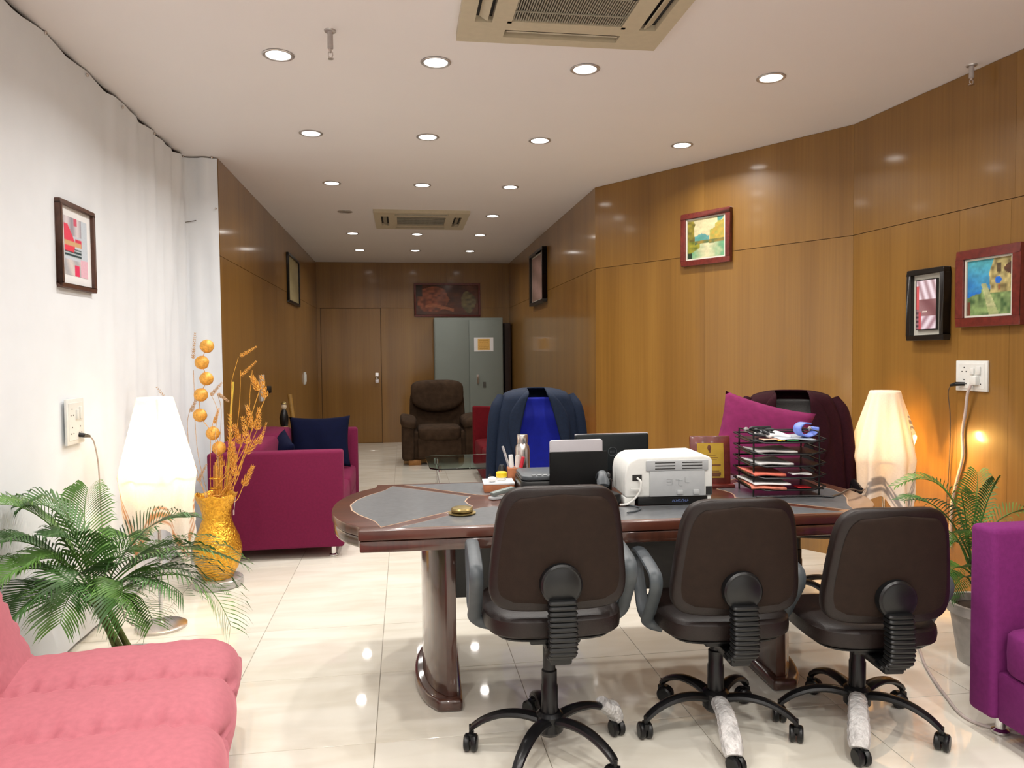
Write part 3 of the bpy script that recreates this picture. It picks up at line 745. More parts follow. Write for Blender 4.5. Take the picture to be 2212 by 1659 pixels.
for z in (.30, .36): MB().lathe([(.036, z), (.038, z+.004), (.036, z+.008)], 16, Matrix.Translation((.0, .0, 0)), cap=False).build('tie_band', GOLD, t)
stem('straw_stick', 'tall yellow straw stalk bent near its top in the gold vase', [MOUTH+Vector((.01, .02, -.02)), at(490, 1040, YV+.03), at(497, 960, YV+.03), at(499, 890, YV+.03), at(504, 825, YV+.03)], M('yellow_straw', (.62, .45, .06), .5), r=.0065)

# ------------------------------------------------------------------ palms
def palm_leafed(mb, base, ctrl, tip, n=26, ll=.17, w=.011, seed=0):
    rnd = random.Random(seed); P = bez(base, ctrl, tip, 30); m = len(P)-1
    mb.tube(P, [.0045*(1-.75*i/m) for i in range(m+1)], 5)
    for i in range(n):
        t = .22+.78*i/(n-1); k = t*m; i0 = min(int(k), m-1); p = P[i0]+(P[i0+1]-P[i0])*(k-i0)
        tg = (P[i0+1]-P[i0]).normalized(); side = tg.cross(Vector((0, 0, 1)))
        if side.length < .2: side = tg.cross(Vector((0, 1, 0)))
        side.normalize(); upn = side.cross(tg).normalized()
        L = ll*(.45+.55*math.sin(PI*min(1, (t-.1)/.9)**.8))*rnd.uniform(.88, 1.1)
        for sg in (-1, 1):
            d = (side*sg*.74+tg*(.52+.25*t)+upn*.28).normalized()
            a = p; b = p+d*L*.45+Vector((0, 0, .0)); c = p+d*L*.8-Vector((0, 0, L*.10)); e = p+d*L*.97-Vector((0, 0, L*.26*rnd.uniform(.7, 1.4)))
            ww = (tg*.8-upn*.35*sg).normalized()*w*.5
            mb.add([a-ww*.3, a+ww*.3, b-ww, b+ww, c-ww*.8, c+ww*.8, e], [(0, 1, 3, 2), (2, 3, 5, 4), (4, 5, 6)])
def palm(name, label, P, crown, fronds, stems, pot_h, rr, potmat, ll, n=26, lw=.014):
    t = thing(name, label, 'potted plant', P); o0 = Vector(P)
    MB().lathe([(0, 0), (rr*.72, 0), (rr*.95, pot_h*.82), (rr*1.04, pot_h*.84), (rr*1.06, pot_h), (rr*.94, pot_h), (rr*.92, pot_h*.86), (0, pot_h*.85)], 32, cap=False).build('pot', potmat, t)
    MB().lathe([(0, pot_h*.88), (rr*.55, pot_h*.885), (rr*.915, pot_h*.87)], 24, cap=False).build('soil', SOIL, t)
    for k, (b, c) in enumerate(stems):
        MB().tube(spline([Vector(b), (Vector(b)+Vector(c))/2+Vector((.008*math.sin(k*3), 0, 0)), Vector(c)], 5), [.012-.006*i/10 for i in range(11)], 8).build('stem', STEM, t)
    for k, (bs, ct, tp) in enumerate(fronds):
        f = MB(); palm_leafed(f, Vector(bs)-o0, Vector(ct)-o0, Vector(tp)-o0, n, ll*(1 if k % 3 else .85), lw, k); f.v = [(max(v[0], -1.565-o0.x), v[1], v[2]) for v in f.v]; f.build('frond', GREEN if k % 2 else GREEN2, t, angle=180, clean=False)
    return t
PL = Vector((-1.17, 3.28, 0)); CRL = at(212, 1290, 3.28)
def F(bx, by, cx, cy, tx, ty, Yc, Yt, Yb=3.28): return (at(bx, by, Yb), at(cx, cy, Yc), at(tx, ty, Yt))
fl = [F(200, 1290, 170, 1120, 190, 1055, 3.4, 3.55), F(205, 1290, 150, 1060, 60, 1095, 3.3, 3.2), F(205, 1290, 120, 1080, -10, 1090, 3.2, 3.05), F(200, 1300, 90, 1130, -20, 1180, 3.2, 3.0), F(200, 1300, 90, 1180, -10, 1260, 3.1, 2.95),
      F(200, 1310, 120, 1230, 30, 1330, 3.1, 3.0), F(215, 1290, 250, 1130, 290, 1165, 3.45, 3.6), F(220, 1290, 290, 1110, 400, 1118, 3.4, 3.55), F(220, 1290, 340, 1130, 515, 1215, 3.3, 3.35), F(220, 1290, 350, 1180, 480, 1265, 3.25, 3.2),
      F(222, 1300, 430, 1160, 498, 1352, 3.25, 3.15), F(220, 1305, 320, 1210, 395, 1285, 3.15, 3.05), F(218, 1310, 300, 1240, 330, 1345, 3.1, 2.98), F(210, 1310, 240, 1220, 270, 1340, 3.05, 2.95), F(205, 1310, 160, 1220, 130, 1345, 3.1, 2.98), F(210, 1295, 200, 1150, 110, 1160, 3.2, 3.1), F(215, 1295, 230, 1160, 330, 1200, 3.4, 3.5), F(212, 1300, 260, 1190, 420, 1195, 3.2, 3.15),
      F(205, 1300, 150, 1170, 60, 1220, 3.15, 3.05), F(212, 1300, 170, 1180, 150, 1290, 3.1, 3.0), F(215, 1300, 280, 1210, 260, 1300, 3.1, 3.0)]
sl = [((.03*math.cos(k*1.3), .03*math.sin(k*1.3), .125), Vector((CRL.x+.02*math.cos(k*1.3), CRL.y+.02*math.sin(k*1.3), CRL.z-.02*(k % 3)))-PL) for k in range(6)]
palm('areca_palm', 'bushy green areca palm behind the pink sofa', PL, CRL, fl, sl, .15, .12, POT, .21, 28, .0105)
PR = Vector((2.56, 2.93, 0)); 
def F2(bx, by, cx, cy, tx, ty, Yt, Yc=None): return (at(bx, by, 2.93), at(cx, cy, Yc or (2.93+Yt)/2), at(tx, ty, Yt))
fr_ = [F2(2098, 1210, 2060, 985, 1940, 1048, 3.0), F2(2098, 1210, 2040, 1060, 1952, 1082, 2.8), F2(2100, 1200, 2110, 1090, 2112, 1022, 3.0), F2(2100, 1200, 2130, 1080, 2150, 1040, 2.85), F2(2100, 1210, 2160, 1070, 2250, 1115, 2.9), F2(2100, 1210, 2180, 1120, 2270, 1150, 3.0),
       F2(2095, 1230, 2055, 1110, 2042, 1170, 2.8), F2(2095, 1230, 2070, 1120, 2035, 1210, 2.95), F2(2098, 1240, 2060, 1200, 2042, 1260, 2.85), F2(2098, 1260, 2080, 1220, 2052, 1290, 2.85), F2(2100, 1230, 2120, 1130, 2160, 1180, 2.75), F2(2098, 1240, 2130, 1180, 2150, 1240, 2.95), F2(2098, 1215, 2085, 1100, 2075, 1060, 2.75)]
cr_ = at(2099, 1215, 2.93); sl2 = [((.02*math.cos(k*2), .02*math.sin(k*2), .23), Vector((cr_.x+.012*math.cos(k*2), cr_.y+.012*math.sin(k*2), cr_.z+.02*k))-PR) for k in range(4)]
palm('areca_palm', 'slender areca palm in a grey pot beside the violet sofa', PR, cr_, fr_, sl2, .27, .15, POT, .125, 22, .008)

# ------------------------------------------------------------------ box sofas
def box_sofa(name, label, P, rz, W, D, mat, ht=.75, arm=.12, leg=.075, backh=.78, cat='sofa', slope=0):
    # local: faces +x, near arm at y=0, far arm at y=W, back at x=0
    t = thing(name, label, cat, P, rz)
    for y in (arm/2, W-arm/2):
        a = MB(); a.box((D/2, y, (ht+leg)/2), (D, arm, ht-leg)); 
        if slope: a.v = [(x, yy, z - (slope*(1-x/D) if z > .3 else 0)) for x, yy, z in a.v]
        a.build('arm', mat, t, bevel=.022, seg=3)
    MB().box((.11, W/2, (backh+leg)/2), (.22, W-2*arm, backh-leg)).build('back', mat, t, bevel=.025, seg=3)
    MB().box((D/2+.09, W/2, leg+.09), (D-.22, W-2*arm, .18)).build('seat_base', mat, t, bevel=.01)
    n = 2 if W > 1.3 else 1; cw = (W-2*arm)/n
    for k in range(n): MB().sell((D/2+.10, arm+cw*(k+.5), leg+.18+.08), ((D-.22)/2, cw/2-.004, .09), .25, .18, 36, 14).build('seat_cushion', mat, t)
    for k in range(n): MB().sell((.25, arm+cw*(k+.5), .56), (.10, cw/2-.006, .23), .35, .25, 30, 14, M=None).build('back_cushion', mat, t)
    for x in (.08, D-.08):
        for y in (.07, W-.07): MB().lathe([(.022, 0), (.03, .004), (.030, .012), (.018, .02), (.018, leg+.005)], 16, Matrix.Translation((x, y, 0))).build('leg', CHROME, t)
    return t
box_sofa('sofa', 'purple velvet box sofa with navy cushions behind the gold vase', (-1.33, 5.22, 0), 0, 1.75, .90, PURPLE, ht=.75)
box_sofa('sofa', 'red fabric sofa behind the blue office chair and coffee table', (1.695, 8.77, 0), PI, 1.75, .90, RED, ht=.80, slope=.05, backh=.74)
box_sofa('sofa', 'violet velvet box sofa beside the slender palm in the grey pot', (2.955, 2.44, 0), PI, 1.7, .90, PURPLE2, ht=.765, arm=.12, leg=.075)
def pillow(name, label, P, w, h, th, mat, rot, pinch=.09):
    t = MB()
    def side(sg):
        def f(u, v):
            a, b = 2*u-1, 2*v-1
            k = (max(0, 1-abs(a)**2.6)*max(0, 1-abs(b)**2.6))**.55
            x = a*w/2*(1-pinch*(1-b*b)); y = b*h/2*(1-pinch*(1-a*a))
            return (x, y, sg*(th/2*k+.004*math.sin(a*7+b*3)*k))
        return f
    t.grid(side(1), 22, 22); t.grid(side(-1), 22, 22)
    o = t.build(name, mat, None, angle=180, loc=P, rot=rot); return tag(o, label, 'cushion')
pillow('cushion', 'dark navy square cushion propped on the far arm of the purple sofa', (-.735, 6.62, .655), .52, .46, .16, NAVY, (math.radians(72), 0, math.radians(4)))
pillow('cushion', 'navy cushion slumped on the back of the purple sofa', (-1.0, 6.05, .585), .42, .42, .16, NAVY, (math.radians(66), math.radians(12), math.radians(-72)))

# pink tufted sofa
def pink_sofa():
    t = thing('tufted_sofa', 'pink channel tufted armless sofa in front of the areca palm', 'sofa', (-1.40, 2.74, 0), math.radians(9))
    # local: faces +x, far end at y=0, runs toward -y
    W = 1.8; CH = .335
    def bulge(y):
        k = abs(math.sin(PI*y/CH)); return k**.5
    def pucker(y, s):
        ph = (y/CH) % 1; edge = math.exp(-((min(ph, 1-ph))/.16)**2)
        return .0055*edge*(math.sin(s*72+math.floor(y/CH)*2.2)+.6*math.sin(s*121+1+y*5))+.0018*math.sin(s*25+y*12)*(1-edge)
    prof = [(.0, .30), (.05, .385), (.15, .40), (.3, .402), (.45, .40), (.58, .398), (.68, .392), (.745, .372), (.785, .33), (.795, .27), (.775, .20), (.76, .14), (.74, .10), (.6, .095), (.3, .095), (0, .095), (0, .30)]
    sp = spline([(x, 0, z) for x, z in prof[:12]], 5)+[Vector((x, 0, z)) for x, z in prof[12:]]
    def seat(u, v):
        y = -v*W; i = u*(len(sp)-1); k = min(int(i), len(sp)-2); p = sp[k]+(sp[k+1]-sp[k])*(i-k)
        tg = (sp[k+1]-sp[k]).normalized(); nrm = Vector((-tg.z, 0, tg.x))
        if k > 54: return (p.x, y, p.z)
        fade = 1 if k < 46 else max(0, (54-k)/8)
        amp = (.048 if p.z > .3 else .02)
        q = p+nrm*((bulge(v*W)-1)*amp*fade+pucker(v*W, p.x+p.z)*fade)
        e = min(v*W, W-v*W); 
        if e < .06: q = Vector((q.x-(1-(e/.06)**.5)*.03, q.y, q.z-(1-(e/.06)**.5)*.05))
        return (q.x, y, q.z)
    m_ = MB(); m_.grid(seat, 150, 160); 
    for v_ in (0, 1):
        ring = [seat(i/150, v_) for i in range(151)]; m_.add(ring, [tuple(range(151))])
    m_.build('seat', PINK, t, angle=180)
    bp_ = [(.14, .36), (.10, .46), (.03, .64), (-.04, .80), (-.09, .90), (-.13, .925), (-.17, .90), (-.15, .70), (-.06, .40), (.02, .30)]
    sb = spline([(x, 0, z) for x, z in bp_], 6)
    def back(u, v):
        y = -v*W; i = u*(len(sb)-1); k = min(int(i), len(sb)-2); p = sb[k]+(sb[k+1]-sb[k])*(i-k)
        tg = (sb[k+1]-sb[k]).normalized(); nrm = Vector((tg.z, 0, -tg.x))
        front = 1 if k < 28 else .2
        q = p+nrm*(-(bulge(v*W)-1)*-.032*front+pucker(v*W, p.z*1.3)*front)
        e = min(v*W, W-v*W)
        if e < .06: q = q+(Vector((-.03, 0, .62))-q)*(1-(e/.06)**.5)*.09
        return (q.x, y, q.z)
    m_ = MB(); m_.grid(back, 90, 160)
    for v_ in (0, 1):
        ring = [back(i/90, v_) for i in range(91)]; m_.add(ring, [tuple(range(91))])
    m_.build('backrest', PINK, t, angle=180)
    for x in (.10, .70):
        for y in (-.14, -W+.14): MB().lathe([(.02, 0), (.028, .004), (.028, .012), (.016, .02), (.016, .10)], 16, Matrix.Translation((x, y, 0))).build('leg', CHROME, t)
    return t
pink_sofa()

# ------------------------------------------------------------------ desk
DK = Vector((.86, 3.19, 0)); DR = math.radians(-2)
desk = thing('office_desk', 'large mahogany conference desk with rounded ends and grey inlaid top', 'desk', DK, DR)
def arc_end(s, y0=.40, x0=1.035, bow=.135):
    return [(s*(x0+bow*max(0, 1-(y/y0)**2)**.8), y) for y in [y0*(1-2*k/16) for k in range(17)]]
def outline(g=0):
    r = arc_end(1); l = arc_end(-1)[::-1]
    pts = [(1.02, .49), (1.02, .43)]+r+[(1.02, -.43), (1.02, -.49), (-1.02, -.49), (-1.02, -.43)]+l+[(-1.02, .43), (-1.02, .49)]
    return [(x*(1-g), y*(1-g*2)) for x, y in pts][::-1]
MB().prism(outline(), .722, .760).build('desk_top', MAHOG, desk, bevel=.006)
MB().prism(outline(.004), .676, .720).build('edge_moulding', MAHOGD, desk, bevel=.008)
def inlay(poly):
    c = Vector((sum(p[0] for p in poly)/len(poly), sum(p[1] for p in poly)/len(poly)))
    o = MB().prism(poly, .7598, .7606).build('inlay', INLAYEDGE, desk)
    q = []
    for p in poly:
        d = Vector(p)-c; q.append(tuple(c+d*(1-.006/max(.05, d.length))))
    MB().prism(q, .7604, .7612).build('inlay_panel', INLAY, o)
sh = [(-.94, -.44), (-.952, -.40), (-.968, -.34), (-1.0, -.28), (-1.045, -.205), (-1.083, -.11), (-1.1, 0)]
sh = sh+[(x, -y) for x, y in sh[::-1][1:]]
shield = sh+[(-.575, .105), (-.592, .06), (-.602, 0), (-.592, -.06), (-.575, -.105)]
inlay(shield); inlay([(-x, y) for x, y in shield][::-1])
fp = [(-.885, -.462), (-.55, -.145), (-.50, -.125), (-.42, -.15), (-.34, -.22), (.34, -.22), (.42, -.15), (.50, -.125), (.55, -.145), (.885, -.462)]
inlay(fp); inlay([(x, -y) for x, y in fp][::-1])
for s in (-1, 1):
    leg = MB(); poly = []
    for k in range(13):
        y = -.33+.66*k/12; poly.append((s*(.70+.10*max(0, 1-(y/.33)**2)**.7), y))
    poly = poly+[(s*.66, .33), (s*.66, -.33)]
    if s < 0: poly = poly[::-1]
    MB().prism(poly, .05, .69).build('leg', MAHOGD, desk, bevel=.004)
    pl = [(x+s*.035*(1 if abs(x) > .68 else -.6), y*1.09) for x, y in poly]
    MB().prism(pl, .0, .05).build('plinth', MAHOGD, desk, bevel=.014, seg=3)
MB().box((0, .06, .50), (1.34, .02, .36)).build('modesty_panel', BLACKWOOD, desk)
ZT = .7615

# ------------------------------------------------------------------ task chairs
def caster(mb, x, y, ang):
    Mx = Matrix.Translation((x, y, 0)) @ Matrix.Rotation(ang, 4, 'Z')
    for s in (-1, 1): mb.lathe([(0, 0), (.026, 0), (.030, .006), (.030, .016), (.024, .021), (0, .021)], 18, Mx @ Matrix.Translation((.012, s*.003, .030)) @ Matrix.Rotation(-s*PI/2, 4, 'X'), cap=False)
    mb.lathe([(.008, .030), (.008, .088)], 10, Mx)
    mb.box((.002, 0, .052), (.036, .016, .02), Mx)
def star_base(t, rot, zc, wrap=(), r=.28, seat_z=.5, matl=None):
    matl = matl or DARKMET
    MB().lathe([(.0, .075), (.035, .075), (.048, .09), (.048, .145), (.036, .155), (0, .155)], 24, cap=False).build('hub', matl, t)
    for k in range(5):
        a = rot+k*2*PI/5; c, s = math.cos(a), math.sin(a)
        pts = [(c*q*r, s*q*r, z) for q, z in ((.12, .125), (.35, .138), (.6, .134), (.82, .112), (.95, .088), (1.0, .074))]
        lg = MB().tube(spline(pts, 4), [.026-.010*i/20 for i in range(21)], 10, flat=.62, side=(-s, c, 0)).build('base_leg', matl, t)
        cm = MB(); caster(cm, c*r, s*r, a+.6+k); cm.build('caster', BLACKPL, lg)
        if k in wrap:
            full = wrap[k]
            q0 = .22 if full else .78
            pw = [(c*q*r, s*q*r, z) for q, z in ((q0, .132), (.6 if full else .88, .134 if full else .108), (.85 if full else .95, .10), (1.03, .055))]
            w = MB().tube(spline(pw, 5), [.030, .033, .031, .034, .032, .035, .033, .036, .034, .037, .036, .038, .036, .037, .034, .03], 10, flat=.8, side=(-s, c, 0))
            w.build('plastic_wrap', WRAP, lg)
    MB().lathe([(.030, .15), (.030, .245), (.027, .25), (.027, .30), (.022, .305), (.022, seat_z-.06)], 20).build('gas_column', DARKMET, t)
def task_chair(P, rz, sz, brot, arms, label, wrap):
    t = thing('task_chair', label, 'chair', P, rz)
    star_base(t, brot-rz, 0, wrap, seat_z=sz)
    MB().box((0, -.02, sz-.065), (.17, .24, .035)).build('tilt_mechanism', BLACKPL, t, bevel=.008)
    def sfn(p): 
        k = p.y/.23; return (p.x*(1-.05*k*k), p.y, p.z-.012*max(0, k)**2)
    s_ = MB().sell((0, .015, sz-.005), (.235, .225, .045), .45, .5, 44, 14, fn=sfn).build('seat', LEATHER, t)
    MB().sell((0, .015, sz-.046), (.205, .20, .014), .5, .5, 36, 8).build('seat_pan', BLACKPL, s_)
    # backrest: rounded tapered pad, slightly curved and tilted
    bz0, bz1 = sz+.055, sz+.465; hc = (bz0+bz1)/2; hh = (bz1-bz0)/2
    def bfn(p):
        k = p.z/hh; wx = p.x*(1-.115*k-.03*k*k)
        return (wx, p.y-.03*(1-(p.x/.21)**2)-.03*k, p.z)
    b = MB().sell((0, -.195, hc), (.213, .030, hh), .35, .34, 60, 26, fn=lambda p: bfn(Vector((p.x, p.y, p.z))))
    # sell uses z as the pole axis, so the pad is rounded on all rims
    bo = b.build('backrest', LEATHER, t, angle=180)
    def cov(u, v):
        a, k = 2*u-1, 2*v-1
        ex = max(0, 1-abs(k)**5)**.2 if abs(k) < 1 else 0
        x = a*.188*ex; z = k*(hh-.022)
        return (x*(1-.115*k-.03*k*k), -.195-.0335-.03*(1-(x/.21)**2)-.03*k+.006*(abs(a)**10*.6+abs(k)**12*.8), hc+z)
    MB().grid(cov, 24, 28).build('back_cover', BACKVINYL, bo, angle=180)
    yb = -.255
    dz = sz+.155
    d_ = MB().lathe([(0, .034), (.048, .034), (.054, .030), (.060, .030), (.066, .024), (.068, 0), (0, 0)], 32, Matrix.Translation((0, yb+.012, dz)) @ Matrix.Rotation(PI/2, 4, 'X'), cap=False)
    d_.build('back_disc', BLACKPL, t)
    bl = MB(); n = 13; z0, z1 = dz-.05, sz-.085
    for k in range(n):
        z = z0+(z1-z0)*k/(n-1); yy = yb-.012-.012*math.sin(PI*k/(n-1))+(.05*max(0, (k-9)/3)**2)
        bl.sell((0, yy, z), (.046-.0015*k*0, .028, abs(z1-z0)/(n-1)*.62), .6, .3, 24, 6)
    bl.box((0, yb+.0, (z0+z1)/2), (.06, .02, abs(z1-z0)))
    bl.build('bellows_cover', BLACKPL, t)
    MB().box((0, -.13, sz-.092), (.07, .24, .03)).build('back_bracket', BLACKPL, t, bevel=.008)
    for s in arms:
        x = s*.258
        pts = [(s*.20, .05, sz-.05), (x*.98, .05, sz-.02), (x, .10, sz+.06), (x, .16, sz+.16), (x, .15, sz+.195), (x, .08, sz+.205), (x, -.08, sz+.185), (x, -.125, sz+.165), (x, -.12, sz+.12), (x, -.05, sz+.03), (x*.99, -.0, sz-.03), (s*.20, .0, sz-.05)]
        MB().tube(spline(pts, 5), .024, 12, flat=.5, side=(1, 0, 0)).build('armrest', GREYPL, t)
    return t
task_chair((.485, 2.50, 0), math.radians(-2), .525, math.radians(92), (-1, 1), 'dark brown task chair raised highest of the three, nearest the brass dish', {4: False})
task_chair((1.125, 2.565, 0), math.radians(-4), .448, math.radians(-102), (-1, 1), 'dark brown task chair standing between two other task chairs', {0: True})
task_chair((1.655, 2.505, 0), math.radians(-6), .408, math.radians(-122), (1,), 'dark brown task chair next to the violet sofa, one leg plastic wrapped', {0: True})

# ------------------------------------------------------------------ executive chairs behind the desk
def exec_chair(P, rz, label, mat, sz=.46, top=1.13, ridges=True, w=.195):
    t = thing('executive_chair', label, 'chair', P, rz)     # faces -y (toward the desk)
    star_base(t, .3, 0, {}, seat_z=sz)
    MB().sell((0, 0, sz), (.25, .24, .055), .4, .4, 36, 12).build('seat', mat, t)
    h0 = sz+.06; hh = (top-h0)/2
    def fn(p):
        k = p.z/hh; rd = .010*math.cos(k*11) if ridges and p.y < 0 else 0
        return (p.x*(1-.16*max(0, k)**2), p.y+.05*k+.04*(p.x/w)**2*-1+rd*-1, p.z)
    MB().sell((0, .24, h0+hh), (w, .045, hh), .3, .35, 48, 40, fn=fn).build('backrest', mat, t, angle=180)
    MB().box((0, .18, sz-.07), (.07, .26, .03)).build('back_bracket', BLACKPL, t)
    for s in (-1, 1): MB().tube(spline([(s*.24, .05, sz-.03), (s*.29, .04, sz+.05), (s*.30, .08, sz+.2), (s*.30, 0, sz+.21), (s*.30, -.14, sz+.20)], 5), .02, 10, flat=.6).build('armrest', BLACKPL, t)
    return t
BC = Vector((.80, 4.28, 0)); exec_chair(BC, math.radians(-3), 'royal blue high back office chair behind the desk', BLUE)
MC = Vector((2.15, 3.82, 0)); exec_chair(MC, math.radians(-22), 'black leather executive chair behind the letter trays', M('black_leather', (.009, .007, .0065), .5, spec=.3, bump=.15, bscale=120), top=1.12)
def jacket(label, P, rz, mat, top, w, d, hem, open0, open1, yoff, tiltk):
    t = thing('suit_jacket', label, 'jacket', P, rz)
    nv, nu = 40, 72
    def fn(u, v):
        # v: 0 top -> 1 hem ; u: from the left opening edge round the back to the right opening edge
        z = top-(top-hem)*v
        k = math.sqrt(max(0, 1-((.09-v)/.09)**2)) if v < .09 else 1
        hw = w*(.80+.20*min(1, v/.22)**.7)*(1+.14*max(0, v-.15)); hd = d*k+.004
        op = open0+(open1-open0)*max(0, (v-.05)/.95)**.8
        a0 = math.asin(min(.95, (op/hw)**(1/.6)))
        a = -PI/2-a0-(2*PI-2*a0)*u
        x = hw*math.copysign(abs(math.cos(a))**.6, math.cos(a)); y = hd*math.copysign(abs(math.sin(a))**.6, math.sin(a))
        y += yoff+tiltk*(.5-v)
        fo = (.008*math.sin(u*46+v*2)*min(1, v*2)+.007*math.sin(u*23+1.4+v*5)*v)
        z -= .03*(abs(x)/hw)**3*(1-min(1, v/.3))
        return (x+math.cos(a)*fo, y+math.sin(a)*fo, z)
    MB().grid(fn, nu, nv).build('body', mat, t, angle=180, solid=.006)
    # folded lapel collar along both opening edges
    for s in (-1, 1):
        lp = MB()
        def lf(u, v, s=s):
            vv = .02+v*.62; e = fn(0 if s < 0 else 1, vv); f = fn(.055 if s < 0 else .945, vv)
            wv = .9*math.sin(PI*min(1, v*1.05))**.6+.1
            p = Vector(e)+(Vector(f)-Vector(e))*u*wv*1.3; return (p.x, p.y-.012-.006*math.sin(u*PI), p.z)
        lp.grid(lf, 6, 20); lp.build('lapel', mat, t, angle=180, solid=.004)
        # sleeve hanging down the outside
        x = s*w; sv = [(x*.86, yoff+tiltk*.4, top-.055), (x*1.02, yoff+.01, top-.16), (x*1.10, yoff-.01, top-.34), (x*1.14, yoff-.03, max(hem+.02, top-.58))]
        MB().tube(spline(sv, 6), [.035+.012*min(1, i/4) for i in range(19)], 14, flat=1.3).build('sleeve', mat, t)
    return t
jacket('navy suit jacket hung over the back of the blue office chair', BC+Vector((0, 0, 0)), math.radians(-3), NAVYJ, 1.19, .238, .115, .55, .055, .19, .245, .11)
jacket('maroon suit jacket hung over the black leather executive chair', MC+Vector((0, 0, 0)), math.radians(-22), MAROONJ, 1.172, .262, .115, .50, .09, .115, .245, .11)
pillow('cushion', 'magenta cushion propped on the black executive chair', (1.955, 3.86, .90), .50, .46, .16, MAGENTA, (math.radians(80), math.radians(15), math.radians(-18)))

# ------------------------------------------------------------------ things on the desk
# white laser printer
PRT = Vector((1.10, 3.09, ZT)); pr = thing('laser_printer', 'white laser printer with its grey rear panel toward the brown chairs', 'printer', PRT, math.radians(-4))
def pshape():
    pts = [(-.185, .035), (-.185, .13), (-.178, .165), (-.16, .19), (-.13, .203), (.15, .208), (.178, .20), (.19, .185), (.19, .035)]
    return pts
MB().prism([(x, y) for x, y in pshape()], -.13, .13, Matrix.Rotation(PI/2, 4, 'X')).build('body', WHITEPL, pr, bevel=.014, seg=3)
MB().box((.02, -.01, .018), (.30, .23, .036)).build('paper_tray', BLACKPL, pr, bevel=.004)
for x in (-.165, .175): MB().box((x, -.09, .018), (.045 if x < 0 else .02, .07, .036)).build('foot', WHITEPL, pr, bevel=.005)
MB().box((.035, -.134, .168), (.265, .010, .044)).build('vent_panel', LGREYPL, pr, bevel=.003)
for k in range(3):
    for xx, ww in ((-.018, .085), (.098, .085)): MB().box((xx, -.1395, .155+.0125*k), (ww, .002, .0035)).build('vent_slot', DARKVOID, pr)
MB().box((.035, -.133, .092), (.235, .010, .108)).build('rear_door', LGREYPL, pr, bevel=.003)
for x in (.045, .115): MB().box((x, -.140, .055), (.026, .010, .02)).build('door_latch', LGREYPL, pr, bevel=.003)
emb = MB()
for x, z, a, b in ((.0, .112, .022, .003), (-.002, .10, .018, .003), (.0, .088, .022, .003), (.012, .10, .003, .022), (.035, .108, .016, .003), (.04, .098, .003, .02), (.05, .105, .014, .003), (.068, .108, .003, .022), (.078, .096, .014, .003), (.05, .082, .012, .004)): emb.box((x, -.1385, z), (a, .002, b))
emb.build('embossed_mark', M('embossed_grey', (.36, .38, .39), .45), pr)
MB().box((-.135, -.1305, .118), (.04, .004, .026)).build('power_inlet', DARKVOID, pr, bevel=.001)
MB().box((.172, -.1305, .058), (.026, .004, .036)).build('port_opening', DARKVOID, pr)
tx = MB()
for k in range(9):
    Mx = Matrix.Translation((.018+.0078*k, -.1265, .018)) @ Matrix((( 1, 0, .35, 0), (0, 1, 0, 0), (0, 0, 1, 0), (0, 0, 0, 1)))
    tx.box((0, 0, 0), (.0022, .0012, .011), Mx)
    if k % 3 != 1: tx.box((.003, 0, .0045 if k % 2 else -.001), (.005, .0012, .002), Mx)
    if k % 3 == 1: tx.box((.003, 0, -.0045), (.005, .0012, .002), Mx)
tx.build('tray_lettering', BLUEPRINT, pr)
cw = MB(); cw.tube(spline([(-.135, -.135, .118), (-.125, -.155, .105), (-.128, -.155, .07), (-.145, -.15, .04), (-.175, -.14, .012), (-.205, -.12, .004)], 6), .0045, 8); cw.box((-.14, -.15, .076), (.05, .008, .005)); cw.build('power_cable', WHITEPL, pr)
t = thing('desk_cable', 'thin grey cable lying on the desk beside the white printer', 'cord', PRT+Vector((-.2, -.12, 0)))
MB().tube(spline([(-.03, -.14, .004), (.02, -.11, .004), (.05, -.06, .004), (.02, .0, .004), (-.05, .06, .004)], 6), .0035, 6).build('cord', GREYPL, t)
# grey inkjet printer, its black paper support toward the brown chairs
SC = Vector((.72, 3.355, ZT)); t = thing('inkjet_printer', 'grey inkjet printer with an upright black paper support behind the first brown chair', 'printer', SC, math.radians(-2))
MB().prism(rpoly(.42, .27, .03), 0, .075).build('body', BLACKPL, t, bevel=.012)
MB().prism(rpoly(.41, .26, .04), .076, .096).build('lid', GREYPL, t, bevel=.006)
for k in range(4): MB().box((-.15+.026*k, -.118, .0985), (.018, .012, .004)).build('button', LGREYPL, t, bevel=.0015)
ps0, ps1 = at(1190, 977, 3.2), at(1314, 974, 3.2); pw, ph_ = ps1.x-ps0.x, ps0.z-ZT
sp_ = MB().prism(rpoly(pw, ph_-.004, .006), -.007, .007, Matrix.Translation(((ps0.x+ps1.x)/2-SC.x, -.150, ph_/2+.002)) @ Matrix.Rotation(PI/2, 4, 'X')).build('paper_support', M('black_lid', (.002, .002, .0022), .5, spec=.2), t, bevel=.003)
lg = MB(); lg.lathe([(.007, 0), (.007, .001)], 20, Matrix.Translation(((ps0.x+ps1.x)/2-SC.x, -.1572, .052)) @ Matrix.Rotation(PI/2, 4, 'X')); lg.build('emblem', LGREYPL, sp_)
def panel_at(name, label, TL, TR, h, Y, th, mat, backmat, tilt, r=.012, cat='laptop', z0=None):
    a, b = at(*TL, Y), at(*TR, Y); w = (b-a).length; c = (a+b)/2; z0 = c.z-h if z0 is None else z0
    t = thing(name, label, cat, (c.x, c.y, z0), math.atan2(b.y-a.y, b.x-a.x)); H = c.z-z0
    Mx = Matrix.Rotation(PI/2-tilt, 4, 'X') @ Matrix.Translation((0, H/2/math.cos(tilt), 0))
    MB().prism(rpoly(w, H/math.cos(tilt), r), -th/2, th/2, Mx).build('lid' if cat == 'laptop' else 'housing', mat, t, bevel=th*.3, seg=2)
    return t, Mx, w, H
